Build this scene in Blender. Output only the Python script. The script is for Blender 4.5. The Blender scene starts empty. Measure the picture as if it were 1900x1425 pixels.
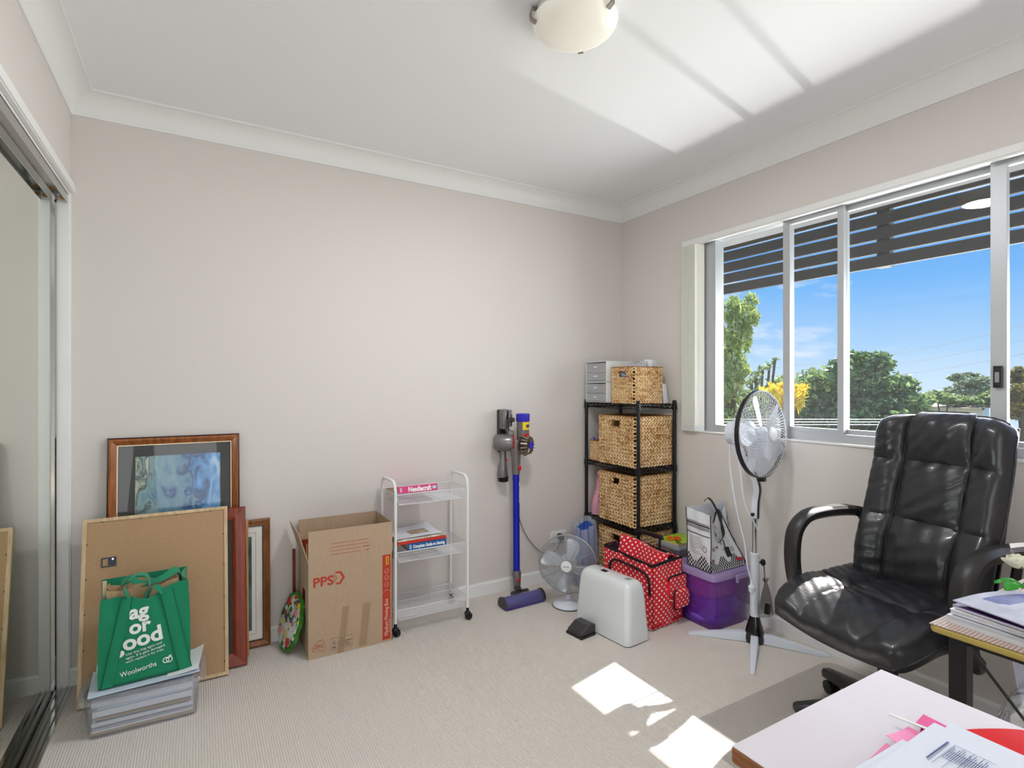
import bpy, math, random
import numpy as np
from mathutils import Vector, Matrix, Euler
C = bpy.context.scene.collection
PI = math.pi
random.seed(7)

# ------------------------------------------------------------------ camera
W, Hh, F = 1900.0, 1425.0, 1000.0
CAM_Z = 1.214
cam_d = bpy.data.cameras.new('camera'); cam = bpy.data.objects.new('camera', cam_d); C.objects.link(cam)
cam_d.sensor_fit = 'HORIZONTAL'; cam_d.sensor_width = 36; cam_d.lens = 36 * F / W
cam_d.shift_y = (715 - 712.5) / W
cam_d.clip_start = .02; cam_d.clip_end = 500
cam.location = (0, 0, CAM_Z); cam.rotation_euler = (PI / 2, 0, -math.radians(30.2))
bpy.context.scene.camera = cam
vs = bpy.context.scene.view_settings
vs.view_transform = 'Standard'; vs.look = 'None'; vs.gamma = 1; vs.use_curve_mapping = False
vs.exposure = 0.0
bpy.context.scene.display_settings.display_device = 'sRGB'

# ------------------------------------------------------------------ light
def srgb(r, g, b):
    f = lambda c: (c / 255 / 12.92) if c / 255 <= .04045 else ((c / 255 + .055) / 1.055) ** 2.4
    return (f(r), f(g), f(b), 1)

world = bpy.data.worlds.new('sky'); bpy.context.scene.world = world; world.use_nodes = True
nt = world.node_tree; nt.nodes.clear()
out = nt.nodes.new('ShaderNodeOutputWorld'); bg = nt.nodes.new('ShaderNodeBackground')
tc = nt.nodes.new('ShaderNodeTexCoord'); sp = nt.nodes.new('ShaderNodeSeparateXYZ')
cr = nt.nodes.new('ShaderNodeValToRGB')
nt.links.new(tc.outputs['Generated'], sp.inputs[0]); nt.links.new(sp.outputs['Z'], cr.inputs[0])
els = cr.color_ramp.elements
els[0].position = 0.0; els[0].color = srgb(205, 230, 252)
els[1].position = 1.0; els[1].color = srgb(30, 100, 215)
for p, c in ((.06, srgb(172, 213, 252)), (.16, srgb(112, 183, 250)), (.3, srgb(66, 150, 240))):
    e = els.new(p); e.color = c
mp = nt.nodes.new('ShaderNodeMapping'); mp.inputs['Scale'].default_value = (3, 3, 10)
no = nt.nodes.new('ShaderNodeTexNoise'); no.inputs['Scale'].default_value = 1.6; no.inputs['Detail'].default_value = 7
no.inputs['Roughness'].default_value = .58
nt.links.new(tc.outputs['Generated'], mp.inputs[0]); nt.links.new(mp.outputs[0], no.inputs['Vector'])
c2 = nt.nodes.new('ShaderNodeValToRGB'); c2.color_ramp.elements[0].position = .53; c2.color_ramp.elements[1].position = .74
nt.links.new(no.outputs['Fac'], c2.inputs[0])
mx = nt.nodes.new('ShaderNodeMix'); mx.data_type = 'RGBA'
nt.links.new(c2.outputs[0], mx.inputs[0]); nt.links.new(cr.outputs[0], mx.inputs[6]); mx.inputs[7].default_value = (1, 1, 1, 1)
nt.links.new(mx.outputs[2], bg.inputs[0]); bg.inputs[1].default_value = 1.02
nt.links.new(bg.outputs[0], out.inputs[0])

def lamp(name, kind, loc, direction, energy, color=(1, 1, 1), **kw):
    d = bpy.data.lights.new(name, kind); o = bpy.data.objects.new(name, d); C.objects.link(o)
    d.energy = energy; d.color = color
    for k, v in kw.items(): setattr(d, k, v)
    o.location = loc; o.rotation_euler = Vector(direction).to_track_quat('-Z', 'Y').to_euler()
    return o
SUN_DIR = Vector((-1, -.23, -1.062)).normalized()
lamp('sun', 'SUN', (8, 3, 8), SUN_DIR, 13.5, (1, .965, .92), angle=math.radians(.5))
# sun glint thrown up from the pale roofs below the window
gd = Vector((-1, -.23, 1.0)).normalized()
gp = Vector((2.4, 1.4, 1.6)) - gd * 20
lamp('roof_glint', 'AREA', gp, gd, 112, (1, .98, .95), shape='RECTANGLE', size=.35, size_y=2.6, spread=math.radians(40))
# added fill lamp behind the camera, shining in through the rear wall opening
lamp('rear_fill', 'AREA', (-.12, -1.80, 1.35), (1, .66, .10), 24, (.96, .985, 1), shape='RECTANGLE', size=1.1, size_y=1.8)
lamp('window_fill', 'AREA', (3.6, .9, 1.35), (-1, .05, .16), 80, (.97, .99, 1), shape='RECTANGLE', size=2.8, size_y=.8)  # added fill lamp outside the glass, tilted up to brighten the ceiling

# ------------------------------------------------------------------ helpers
MATS = {}
def mat(name, col, rough=.6, metal=0, bump=0, bscale=60, var=0, vscale=8, spec=.5, emit=0, trans=0, alpha=1, coat=0, sheen=0, stretch=(1, 1, 1), ior=1.45):
    if name in MATS: return MATS[name]
    m = bpy.data.materials.new(name); m.use_nodes = True; MATS[name] = m
    nt = m.node_tree; b = nt.nodes['Principled BSDF']
    c = srgb(*col)
    b.inputs['Base Color'].default_value = c; b.inputs['Roughness'].default_value = rough; b.inputs['Metallic'].default_value = metal
    b.inputs['Specular IOR Level'].default_value = spec; b.inputs['Coat Weight'].default_value = coat
    b.inputs['Coat Roughness'].default_value = .08; b.inputs['Sheen Weight'].default_value = sheen
    b.inputs['Transmission Weight'].default_value = trans; b.inputs['Alpha'].default_value = alpha; b.inputs['IOR'].default_value = ior
    if emit: b.inputs['Emission Color'].default_value = c; b.inputs['Emission Strength'].default_value = emit
    if bump or var:
        t = nt.nodes.new('ShaderNodeTexCoord'); mpn = nt.nodes.new('ShaderNodeMapping'); mpn.inputs['Scale'].default_value = stretch
        nt.links.new(t.outputs['Object'], mpn.inputs[0])
    if bump:
        n = nt.nodes.new('ShaderNodeTexNoise'); n.inputs['Scale'].default_value = bscale; n.inputs['Detail'].default_value = 4
        nt.links.new(mpn.outputs[0], n.inputs['Vector'])
        bn = nt.nodes.new('ShaderNodeBump'); bn.inputs['Strength'].default_value = bump; bn.inputs['Distance'].default_value = .002
        nt.links.new(n.outputs['Fac'], bn.inputs['Height']); nt.links.new(bn.outputs[0], b.inputs['Normal'])
    if var:
        n = nt.nodes.new('ShaderNodeTexNoise'); n.inputs['Scale'].default_value = vscale; n.inputs['Detail'].default_value = 5
        nt.links.new(mpn.outputs[0], n.inputs['Vector'])
        r = nt.nodes.new('ShaderNodeValToRGB'); r.color_ramp.elements[0].position = .3; r.color_ramp.elements[1].position = .7
        r.color_ramp.elements[0].color = tuple(x * (1 - var) for x in c[:3]) + (1,)
        r.color_ramp.elements[1].color = tuple(min(1, x * (1 + var)) for x in c[:3]) + (1,)
        nt.links.new(n.outputs['Fac'], r.inputs[0]); nt.links.new(r.outputs[0], b.inputs['Base Color'])
    return m

def nodes(m): return m.node_tree, m.node_tree.nodes['Principled BSDF']

def seethrough(name, tint, density=.5, rough=.1, spec=.12, k=.8):
    """thin translucent plastic / glass: straight-through light tinted, rest diffuse, a little gloss"""
    if name in MATS: return MATS[name]
    m = bpy.data.materials.new(name); m.use_nodes = True; MATS[name] = m
    nt = m.node_tree; nt.nodes.clear()
    o = nt.nodes.new('ShaderNodeOutputMaterial'); tr = nt.nodes.new('ShaderNodeBsdfTransparent'); df = nt.nodes.new('ShaderNodeBsdfDiffuse')
    tl = nt.nodes.new('ShaderNodeBsdfTranslucent')
    gl = nt.nodes.new('ShaderNodeBsdfGlossy'); m1 = nt.nodes.new('ShaderNodeMixShader'); m2 = nt.nodes.new('ShaderNodeMixShader'); m3 = nt.nodes.new('ShaderNodeMixShader')
    lw = nt.nodes.new('ShaderNodeLayerWeight'); pw = nt.nodes.new('ShaderNodeMath'); pw.operation = 'POWER'; pw.inputs[1].default_value = 3.5; nt.links.new(lw.outputs['Facing'], pw.inputs[0])
    pa = nt.nodes.new('ShaderNodeMath'); pa.operation = 'ADD'; pa.inputs[1].default_value = .05; nt.links.new(pw.outputs[0], pa.inputs[0])
    c = srgb(*tint); tr.inputs[0].default_value = tuple(k + (1 - k) * x for x in c[:3]) + (1,); df.inputs[0].default_value = c; tl.inputs[0].default_value = c
    gl.inputs['Roughness'].default_value = rough
    m3.inputs[0].default_value = .3; nt.links.new(df.outputs[0], m3.inputs[1]); nt.links.new(tl.outputs[0], m3.inputs[2])
    m1.inputs[0].default_value = density; nt.links.new(tr.outputs[0], m1.inputs[1]); nt.links.new(m3.outputs[0], m1.inputs[2])
    mu = nt.nodes.new('ShaderNodeMath'); mu.operation = 'MULTIPLY'; mu.inputs[1].default_value = spec * 5; mu.use_clamp = True
    nt.links.new(pa.outputs[0], mu.inputs[0]); nt.links.new(mu.outputs[0], m2.inputs[0])
    nt.links.new(m1.outputs[0], m2.inputs[1]); nt.links.new(gl.outputs[0], m2.inputs[2]); nt.links.new(m2.outputs[0], o.inputs[0])
    return m

class MB:
    def __init__(s): s.v = []; s.f = []; s.m = []; s.M = Matrix.Identity(4); s.mi = 0
    def at(s, loc=(0, 0, 0), rot=(0, 0, 0)): s.M = Matrix.Translation(loc) @ Euler(rot).to_matrix().to_4x4(); return s
    def mat(s, i): s.mi = i; return s
    def add(s, vs, fs):
        n = len(s.v); s.v += [tuple(s.M @ Vector(p)) for p in vs]
        for f in fs: s.f.append(tuple(n + i for i in f)); s.m.append(s.mi)
        return s
    def box(s, x0, y0, z0, x1, y1, z1):
        v = [(x, y, z) for z in (z0, z1) for y in (y0, y1) for x in (x0, x1)]
        return s.add(v, [(0, 2, 3, 1), (4, 5, 7, 6), (0, 1, 5, 4), (2, 6, 7, 3), (0, 4, 6, 2), (1, 3, 7, 5)])
    def cbox(s, c, d): return s.box(*[c[i] - d[i] / 2 for i in range(3)], *[c[i] + d[i] / 2 for i in range(3)])
    def rbox(s, x0, y0, z0, x1, y1, z1, r=.01, n=4):
        """box with rounded vertical edges and softly chamfered top and bottom"""
        r = min(r, (x1 - x0) / 2.01, (y1 - y0) / 2.01); c = min(r, (z1 - z0) / 2.01) * .6
        rings = [(z0, c), (z0 + c * .35, c * .35), (z0 + c, 0), (z1 - c, 0), (z1 - c * .35, c * .35), (z1, c)]
        return s.loft([[(x, y, z) for x, y in rrect(x0 + i, y0 + i, x1 - i, y1 - i, max(r - i, .001), n)] for z, i in rings])
    def loft(s, rings, closed=True, cap=True, capstart=None):
        n = len(rings[0]); vs = [p for r in rings for p in r]; fs = []
        for a in range(len(rings) - 1):
            for i in range(n if closed else n - 1):
                j = (i + 1) % n; fs.append((a * n + i, a * n + j, (a + 1) * n + j, (a + 1) * n + i))
        cs = cap if capstart is None else capstart
        if cs: fs.append(tuple(range(n))[::-1])
        if cap: fs.append(tuple((len(rings) - 1) * n + i for i in range(n)))
        return s.add(vs, fs)
    def prism(s, poly, z0, z1): return s.loft([[(x, y, z0) for x, y in poly], [(x, y, z1) for x, y in poly]])
    def prism_y(s, poly, y0, y1): return s.loft([[(x, y0, z) for x, z in poly], [(x, y1, z) for x, z in poly]])
    def prism_x(s, poly, x0, x1): return s.loft([[(x0, y, z) for y, z in poly], [(x1, y, z) for y, z in poly]])
    def lathe(s, prof, n=24, c=(0, 0, 0), cap=True, arc=2 * PI):
        rings = [[(c[0] + r * math.cos(2 * PI * i / n), c[1] + r * math.sin(2 * PI * i / n), c[2] + z) for i in range(n)] for r, z in prof]
        return s.loft(rings, cap=cap)
    def tube(s, pts, r, n=8, closed=False, cap=True, flat=1):
        pts = [Vector(p) for p in pts]; N = len(pts)
        rr = r if isinstance(r, (list, tuple)) else [r] * N
        rings = []; up = None
        for i, p in enumerate(pts):
            a = pts[(i - 1) % N] if (closed or i > 0) else p; b = pts[(i + 1) % N] if (closed or i < N - 1) else p
            t = (b - a).normalized() if (b - a).length > 1e-9 else Vector((0, 0, 1))
            if up is None: up = Vector((0, 0, 1)) if abs(t.z) < .9 else Vector((1, 0, 0))
            u = (up - t * up.dot(t)); u = u.normalized() if u.length > 1e-6 else t.orthogonal().normalized(); w = t.cross(u); up = u
            rings.append([tuple(p + u * math.cos(2 * PI * k / n) * rr[i] * flat + w * math.sin(2 * PI * k / n) * rr[i]) for k in range(n)])
        if closed:
            rings.append(rings[0]); return s.loft(rings, cap=False)
        return s.loft(rings, cap=cap)
    def cyl(s, a, b, r, r2=None, n=16): return s.tube([a, b], [r, r if r2 is None else r2], n)
    def ribbon(s, pts, w, t=.002, side=(0, 1, 0)):
        """flat strap of width w along pts; side = width direction (one vector or one per point)"""
        pts = [Vector(p) for p in pts]; rings = []
        for i, p in enumerate(pts):
            tn = (pts[min(i + 1, len(pts) - 1)] - pts[max(i - 1, 0)]).normalized()
            sd = Vector(side[i] if isinstance(side, list) else side); sd = (sd - tn * sd.dot(tn)).normalized()
            nn = tn.cross(sd)
            rings.append([tuple(p + sd * w / 2 * a + nn * t / 2 * b) for a, b in ((-1, -1), (1, -1), (1, 1), (-1, 1))])
        return s.loft(rings)
    def sphere(s, c, r, n=16, m=10, sc=(1, 1, 1)):
        rings = [[(c[0] + r * sc[0] * math.sin(PI * j / m) * math.cos(2 * PI * i / n), c[1] + r * sc[1] * math.sin(PI * j / m) * math.sin(2 * PI * i / n), c[2] - r * sc[2] * math.cos(PI * j / m)) for i in range(n)] for j in range(1, m)]
        return s.loft(rings)
    def grid(s, fn, nu, nv, thick=0, nrm=None):
        vs = [fn(i / nu, j / nv) for j in range(nv + 1) for i in range(nu + 1)]
        fs = [(j * (nu + 1) + i, j * (nu + 1) + i + 1, (j + 1) * (nu + 1) + i + 1, (j + 1) * (nu + 1) + i) for j in range(nv) for i in range(nu)]
        if not thick: return s.add(vs, fs)
        o = Vector(nrm) * thick; n0 = len(vs)
        vs2 = [tuple(Vector(p) + o) for p in vs]
        fs2 = [tuple(n0 + k for k in f[::-1]) for f in fs]
        b = [i for i in range(nu + 1)] + [(j) * (nu + 1) + nu for j in range(1, nv + 1)] + [nv * (nu + 1) + i for i in range(nu - 1, -1, -1)] + [j * (nu + 1) for j in range(nv - 1, 0, -1)]
        sd = [(b[(k + 1) % len(b)], b[k], n0 + b[k], n0 + b[(k + 1) % len(b)]) for k in range(len(b))]
        return s.add(vs + vs2, fs + fs2 + sd)
    def build(s, name, mats, parent=None, smooth=False, bevel=0, sub=0, loc=None, rot=None, fix=True, weld=False):
        me = bpy.data.meshes.new(name); me.from_pydata(s.v, [], s.f)
        if not isinstance(mats, (list, tuple)): mats = [mats]
        for m in mats: me.materials.append(m)
        me.polygons.foreach_set('material_index', s.m)
        if fix:
            import bmesh
            bm = bmesh.new(); bm.from_mesh(me)
            if weld: bmesh.ops.remove_doubles(bm, verts=bm.verts, dist=1e-5)
            bmesh.ops.recalc_face_normals(bm, faces=bm.faces); bm.to_mesh(me); bm.free()
        if smooth:
            me.polygons.foreach_set('use_smooth', [True] * len(me.polygons))
            if smooth is not True: me.set_sharp_from_angle(angle=math.radians(smooth))
            elif not sub: me.set_sharp_from_angle(angle=math.radians(40))
        o = bpy.data.objects.new(name, me); C.objects.link(o)
        if parent: o.parent = parent
        if loc is not None: o.location = loc
        if rot is not None: o.rotation_euler = rot
        if bevel:
            md = o.modifiers.new('bevel', 'BEVEL'); md.width = bevel; md.segments = 2; md.limit_method = 'ANGLE'; md.angle_limit = math.radians(35)
        if sub:
            md = o.modifiers.new('sub', 'SUBSURF'); md.levels = sub; md.render_levels = sub
        return o

def rrect(x0, y0, x1, y1, r, n=4):
    p = []
    for cx, cy, a in ((x1 - r, y1 - r, 0), (x0 + r, y1 - r, 90), (x0 + r, y0 + r, 180), (x1 - r, y0 + r, 270)):
        for k in range(n + 1):
            t = math.radians(a + 90 * k / n); p.append((cx + r * math.cos(t), cy + r * math.sin(t)))
    return p
def thing(name, label, cat, loc=(0, 0, 0), rotz=0, group=None, rot=None):
    o = bpy.data.objects.new(name, None); C.objects.link(o); o.empty_display_size = .05
    o.location = loc; o.rotation_euler = rot if rot else (0, 0, rotz); return tag(o, label, cat, group)
def tag(o, label, cat, group=None, kind=None):
    o['label'] = label; o['category'] = cat
    if group: o['group'] = group
    if kind: o['kind'] = kind
    return o
def struct(o): o['kind'] = 'structure'; return o
def spline(pts, n=8, closed=False):
    P = [Vector(p) for p in pts]; N = len(P); o = []
    for i in range(N if closed else N - 1):
        a, b, c, d = (P[(i - 1) % N] if (closed or i > 0) else P[0] * 2 - P[1]), P[i], P[(i + 1) % N], (P[(i + 2) % N] if (closed or i < N - 2) else P[-1] * 2 - P[-2])
        for k in range(n):
            t = k / n; o.append(tuple(.5 * ((2 * b) + (-a + c) * t + (2 * a - 5 * b + 4 * c - d) * t * t + (-a + 3 * b - 3 * c + d) * t ** 3)))
    if not closed: o.append(tuple(P[-1]))
    return o
def text(body, size, m, parent, loc, rot=(PI / 2, 0, 0), name='lettering', bold=0, align='LEFT', ext=.0004, space=1.0, shear=0, sx=1):
    c = bpy.data.curves.new('t', 'FONT'); c.body = body; c.size = size; c.extrude = ext; c.offset = bold; c.align_x = align; c.space_character = space; c.shear = shear
    c.resolution_u = 3
    o = bpy.data.objects.new('t', c); C.objects.link(o)
    me = bpy.data.meshes.new_from_object(o.evaluated_get(bpy.context.evaluated_depsgraph_get()))
    bpy.data.objects.remove(o); me.materials.clear(); me.materials.append(m)
    if sx != 1: me.transform(Matrix.Diagonal((sx, 1, 1, 1)))
    r = bpy.data.objects.new(name, me); C.objects.link(r); r.parent = parent; r.location = loc; r.rotation_euler = rot
    return r

# ------------------------------------------------------------------ room shell
XL, XR, YB, YF, ZC = -.449, 2.48, 2.787, -1.45, 2.4
wallm = mat('wall_paint', (221, 214, 209), .85, bump=.12, bscale=220)
ceilm = mat('ceiling_paint', (240, 241, 242), .9, bump=.25, bscale=150)
whitem = mat('white_gloss_trim', (238, 238, 236), .4)
alu = mat('window_aluminium', (188, 190, 193), .4, .35)
chrome = mat('polished_aluminium', (190, 190, 186), .12, 1)

carpet = mat('carpet', (197, 182, 167), .95, spec=.1)
def _carpet():
    nt, b = nodes(carpet)
    t = nt.nodes.new('ShaderNodeTexCoord'); w = nt.nodes.new('ShaderNodeTexWave'); w.wave_type = 'BANDS'; w.bands_direction = 'X'
    w.inputs['Scale'].default_value = 38; w.inputs['Distortion'].default_value = 2.2; w.inputs['Detail'].default_value = 3; w.inputs['Detail Scale'].default_value = 2.5
    nt.links.new(t.outputs['Object'], w.inputs['Vector'])
    n = nt.nodes.new('ShaderNodeTexNoise'); n.inputs['Scale'].default_value = 160; n.inputs['Detail'].default_value = 3
    nt.links.new(t.outputs['Object'], n.inputs['Vector'])
    a = nt.nodes.new('ShaderNodeMath'); a.operation = 'MULTIPLY_ADD'; a.inputs[1].default_value = .55
    nt.links.new(n.outputs['Fac'], a.inputs[0]); nt.links.new(w.outputs['Fac'], a.inputs[2])
    r = nt.nodes.new('ShaderNodeValToRGB'); r.color_ramp.elements[0].color = srgb(203, 193, 185); r.color_ramp.elements[1].color = srgb(226, 218, 211)
    r.color_ramp.elements[0].position = .1; r.color_ramp.elements[1].position = .8
    nt.links.new(a.outputs[0], r.inputs[0]); nt.links.new(r.outputs[0], b.inputs['Base Color'])
    bn = nt.nodes.new('ShaderNodeBump'); bn.inputs['Strength'].default_value = .6; bn.inputs['Distance'].default_value = .003
    nt.links.new(a.outputs[0], bn.inputs['Height']); nt.links.new(bn.outputs[0], b.inputs['Normal'])
_carpet()
struct(MB().box(XL - .75, YF - 1.5, -.1, XR + .12, YB + .15, 0).build('floor', carpet))
struct(MB().box(XL - .75, YF - 1.5, ZC, XR + .12, YB + .15, ZC + .12).build('ceiling', ceilm))
struct(MB().box(XL - .75, YB, 0, XR + .12, YB + .15, ZC).build('wall_back', wallm))
# window wall with its opening
WY0, WY1, WZ0, WZ1 = -.75, 2.252, .95, 2.062
wr = MB()
wr.box(XR, YF, 0, XR + .12, YB, WZ0).box(XR, YF, WZ1, XR + .12, YB, ZC).box(XR, WY1, WZ0, XR + .12, YB, WZ1).box(XR, YF, WZ0, XR + .12, WY0, WZ1)
struct(wr.build('wall_right', wallm))
# closet wall: above and beyond the mirror doors
OY0, OY1, OZ = -1.1, 2.765, 1.99
wl = MB()
wl.box(XL - .1, YF, OZ, XL, YB, ZC).box(XL - .1, YF, 0, XL, OY0, OZ)
struct(wl.build('wall_left', wallm))
struct(MB().box(XL - .75, YF, 0, XL - .7, YB, OZ).build('wall_closet', wallm))
rf = MB().box(XL - .75, YF - .1, 0, -.35, YF, ZC).box(1.4, YF - .1, 0, XR + .12, YF, ZC).box(-.35, YF - .1, 2.35, 1.4, YF, ZC)
struct(rf.build('wall_front', wallm))
hall = MB().box(-1.2, -2.95, 0, 2.6, -2.9, ZC)
struct(hall.build('wall_hall', wallm))

# cove cornice, one length per wall
cp = [(0, -.089), (.006, -.089), (.006, -.080)] + [(.006 + .066 * (1 - math.cos(t)), -.080 + .066 * math.sin(t) * 1.0) for t in [PI / 2 * k / 10 for k in range(1, 11)]] + [(.072, -.006), (.082, -.006), (.082, 0), (0, 0)]
# concave curve bowed towards the room corner
cp = [(0, -.089), (.007, -.089), (.007, -.081)]
for k in range(0, 13):
    t = PI / 2 * k / 12; cp.append((.075 - .066 * math.cos(t) , -.074 - .0 + .066 * math.sin(t)))
cp += [(.075, -.008), (.083, -.008), (.083, 0), (0, 0)]
corn = [(XL, YF), (XR, YF), (XR, YB), (XL, YB)]
for i in range(4):
    a, b = Vector(corn[i]), Vector(corn[(i + 1) % 4]); cx = Vector(((XL + XR) / 2, (YF + YB) / 2))
    def off(p, d): return (p.x + (d if p.x < cx.x else -d), p.y + (d if p.y < cx.y else -d))
    m = MB().loft([[(*off(a, d), ZC + z) for d, z in cp], [(*off(b, d), ZC + z) for d, z in cp]])
    struct(m.build('trim_%d' % (i + 1), whitem, smooth=True))
# skirting boards
bp = [(0, 0), (.014, 0), (.014, .062), (.010, .072), (0, .072)]
struct(MB().loft([[(XL, YB - d, z) for d, z in bp], [(XR, YB - d, z) for d, z in bp]]).build('baseboard_back', whitem))
struct(MB().loft([[(XR - d, YF, z) for d, z in bp], [(XR - d, YB, z) for d, z in bp]]).build('baseboard_right', whitem))

# closet opening: head trim, jamb, tracks, mirror door
struct(MB().box(XL, YF, 1.990, XL + .014, YB, 2.034).box(XL + .014, YF, 1.994, XL + .018, YB, 2.02).box(XL - .1, OY0, 1.982, XL, OY1, 1.99).build('trim_5', whitem, bevel=.002))
struct(MB().box(XL - .1, OY1, 0, XL, YB, OZ).box(XL, OY1 + .010, 0, XL + .004, YB, OZ).build('trim_6', whitem))
tk = MB()
for x0, x1, z0 in ((XL - .005, XL - .003, 1.945), (XL - .040, XL - .037, 1.952), (XL - .075, XL - .072, 1.945)): tk.box(x0, OY0, z0, x1, OY1, 1.982)
tk.box(XL - .075, OY0, 1.979, XL - .003, OY1, 1.982).box(XL - .044, OY0, 1.950, XL - .034, OY1, 1.953)
struct(tk.build('trim_7', chrome))
bt = MB().box(XL - .075, OY0, 0, XL - .003, OY1, .004)
for x in (-.003, -.020, -.036, -.052, -.072): bt.box(XL + x - .003, OY0, 0, XL + x, OY1, .012)
bt.box(XL - .003, OY0, 0, XL + .010, OY1, .005)
struct(bt.build('trim_8', chrome))
mirror = mat('mirror_glass', (222, 228, 220), .012, 1)
door = struct(MB().box(XL - .056, -.9, .016, XL - .046, 2.742, 1.955).build('door_1', mirror))
fr = MB()
fr.prism([(XL - .064, 2.742), (XL - .040, 2.742), (XL - .036, 2.748), (XL - .036, 2.757), (XL - .040, 2.762), (XL - .064, 2.762)], .008, 1.96)
fr.box(XL - .062, -.9, .008, XL - .044, 2.742, .030).box(XL - .062, -.9, 1.935, XL - .044, 2.742, 1.96)
fr.build('door_frame', chrome, door)
scr = MB()
for x in (XL - .020,):
    scr.cyl((x, OY1 - .004, 1.965), (x, OY1, 1.965), .009, .009)
scr.build('screw', mat('brass_screw', (165, 120, 70), .4, .8), door)

# window joinery
GX = 2.552                                   # glass plane
w1 = MB()
w1.box(GX - .035, WY0, WZ0 + .004, GX + .035, WY1, WZ0 + .042)       # sill bar
w1.box(GX - .035, WY0, 2.030, GX + .035, WY1, WZ1)                    # head bar
w1.box(GX - .035, WY1 - .205, WZ0 + .04, GX + .035, WY1, 2.03)        # left jamb bar
w1.box(GX - .035, WY0, WZ0 + .04, GX + .035, WY0 + .05, 2.03)
w1.box(GX - .030, 1.617, WZ0 + .04, GX + .02, 1.645, 2.03)            # mullion
win = struct(w1.build('window_1', alu, bevel=.0015))
def sash(y0, y1, x, wa, wb, nm='sash'):
    s = MB(); t = .022
    s.box(x - .011, y0 + .001, .99, x + .011, y1 - .001, .99 + t).box(x - .011, y0 + .001, 2.030 - t, x + .011, y1 - .001, 2.030)
    s.box(x - .012, y0, .986, x + .012, y0 + wa, 2.034).box(x - .012, y1 - wb, .986, x + .012, y1, 2.034)
    o = s.build(nm, alu, win, bevel=.0012); return o
glass = seethrough('window_glass', (252, 254, 254), .012, .01, .07)
def pane(y0, y1, x): MB().box(x - .002, y0, 1.0, x + .002, y1, 2.02).build('pane', glass, win)
sash(1.352, 1.62, GX - .018, .028, .012); pane(1.38, 1.617, GX - .018)
pane(1.645, 2.05, GX + .01)
sash(.795, 1.385, GX + .014, .03, .03); pane(.84, 1.36, GX + .014)
sash(-.7, .83, GX - .018, .05, .048); pane(-.66, .79, GX - .018)
lk = MB().box(GX - .045, .793, 1.205, GX - .030, .818, 1.285).build('window_lock', mat('black_plastic', (28, 28, 30), .35), win, bevel=.002)
MB().box(GX - .049, .799, 1.225, GX - .045, .811, 1.262).build('lock_tab', mat('grey_plastic', (150, 150, 150), .4), lk)
# sill ledge and reveal lining
struct(MB().box(XR - .006, WY0, WZ0 - .004, GX, WY1, WZ0 + .004).build('window_sill', whitem))
# vertical blind: head track and slats drawn to the left
blind = thing('vertical_blind', 'cream vertical blind with its slats stacked at the left of the window', 'blind', (2.478, 2.2, 2.02))
MB().box(-.004, -2.9, .012, .022, .05, .040).box(.000, -2.9, .004, .018, .05, .012).build('head_track', whitem, blind)
slm = mat('blind_fabric', (246, 246, 236), .8)
for k in range(13):
    y = .030 - k * .0078
    sl = MB().grid(lambda u, v, y=y, k=k: (-.028 + .055 * u, y - .022 * u + .005 * math.sin(u * PI) + .0012 * ((k * 7) % 3 - 1), -1.065 + 1.07 * v), 6, 1, .0011, (0, 1, 0)).build('slat', slm, blind, smooth=True)
    MB().loft([[(-.028, y - .001, z_), (.027, y - .023, z_), (.027, y - .020, z_), (-.028, y + .002, z_)] for z_ in (-1.068, -1.035)]).build('bottom_weight', whitem, sl)
MB().tube([(-.004, -.07, 0), (-.006, -.075, -.5), (-.004, -.07, -.95)], .0015, 5).build('control_cord', whitem, blind)

# ceiling light
cl = thing('ceiling_light', 'round frosted glass ceiling light with three metal clips', 'ceiling light', (1.035, 1.38, ZC))
frost = mat('frosted_glass', (252, 247, 235), .35, coat=.4, emit=.12)
nm_ = mat('brushed_nickel', (150, 142, 135), .3, 1)
prof = [(.135, -.030), (.133, -.034)] + [(.133 * math.cos(t), -.034 - .048 * math.sin(t)) for t in [PI / 2 * k / 12 for k in range(1, 12)]] + [(.004, -.082)]
MB().lathe(prof, 48).build('glass_bowl', frost, cl, smooth=True)
MB().lathe([(.10, 0), (.125, -.004), (.128, -.022), (.1, -.03)], 40).build('base_plate', whitem, cl, smooth=True)
for a in (45, 163, 283):
    t = math.radians(a); d = Vector((math.cos(t), math.sin(t), 0))
    q = [tuple(d * r + Vector((0, 0, z))) for r, z in ((.12, -.008), (.142, -.010), (.147, -.024), (.145, -.044), (.128, -.053))]
    MB().ribbon(q, .017, .004, side=tuple(Vector((-d.y, d.x, 0)))).build('clip', nm_, cl)
ld = bpy.data.lights.new('bulb', 'AREA'); ld.shape = 'DISK'; ld.energy = 15; ld.size = .20; ld.color = (.98, .99, 1)
lo = bpy.data.objects.new('bulb', ld); C.objects.link(lo); lo.location = (1.035, 1.38, 2.312)

# power outlet
so = thing('power_outlet', 'white double power outlet on the back wall above the skirting', 'outlet', (1.955, YB, .262))
MB().rbox(-.058, -.010, -.036, .058, 0, .036, .005).build('face_plate', whitem, so)
for x in (-.028, .028):
    MB().rbox(x - .008, -.013, .014, x + .008, -.009, .028, .002).build('switch', whitem, so)

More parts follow.
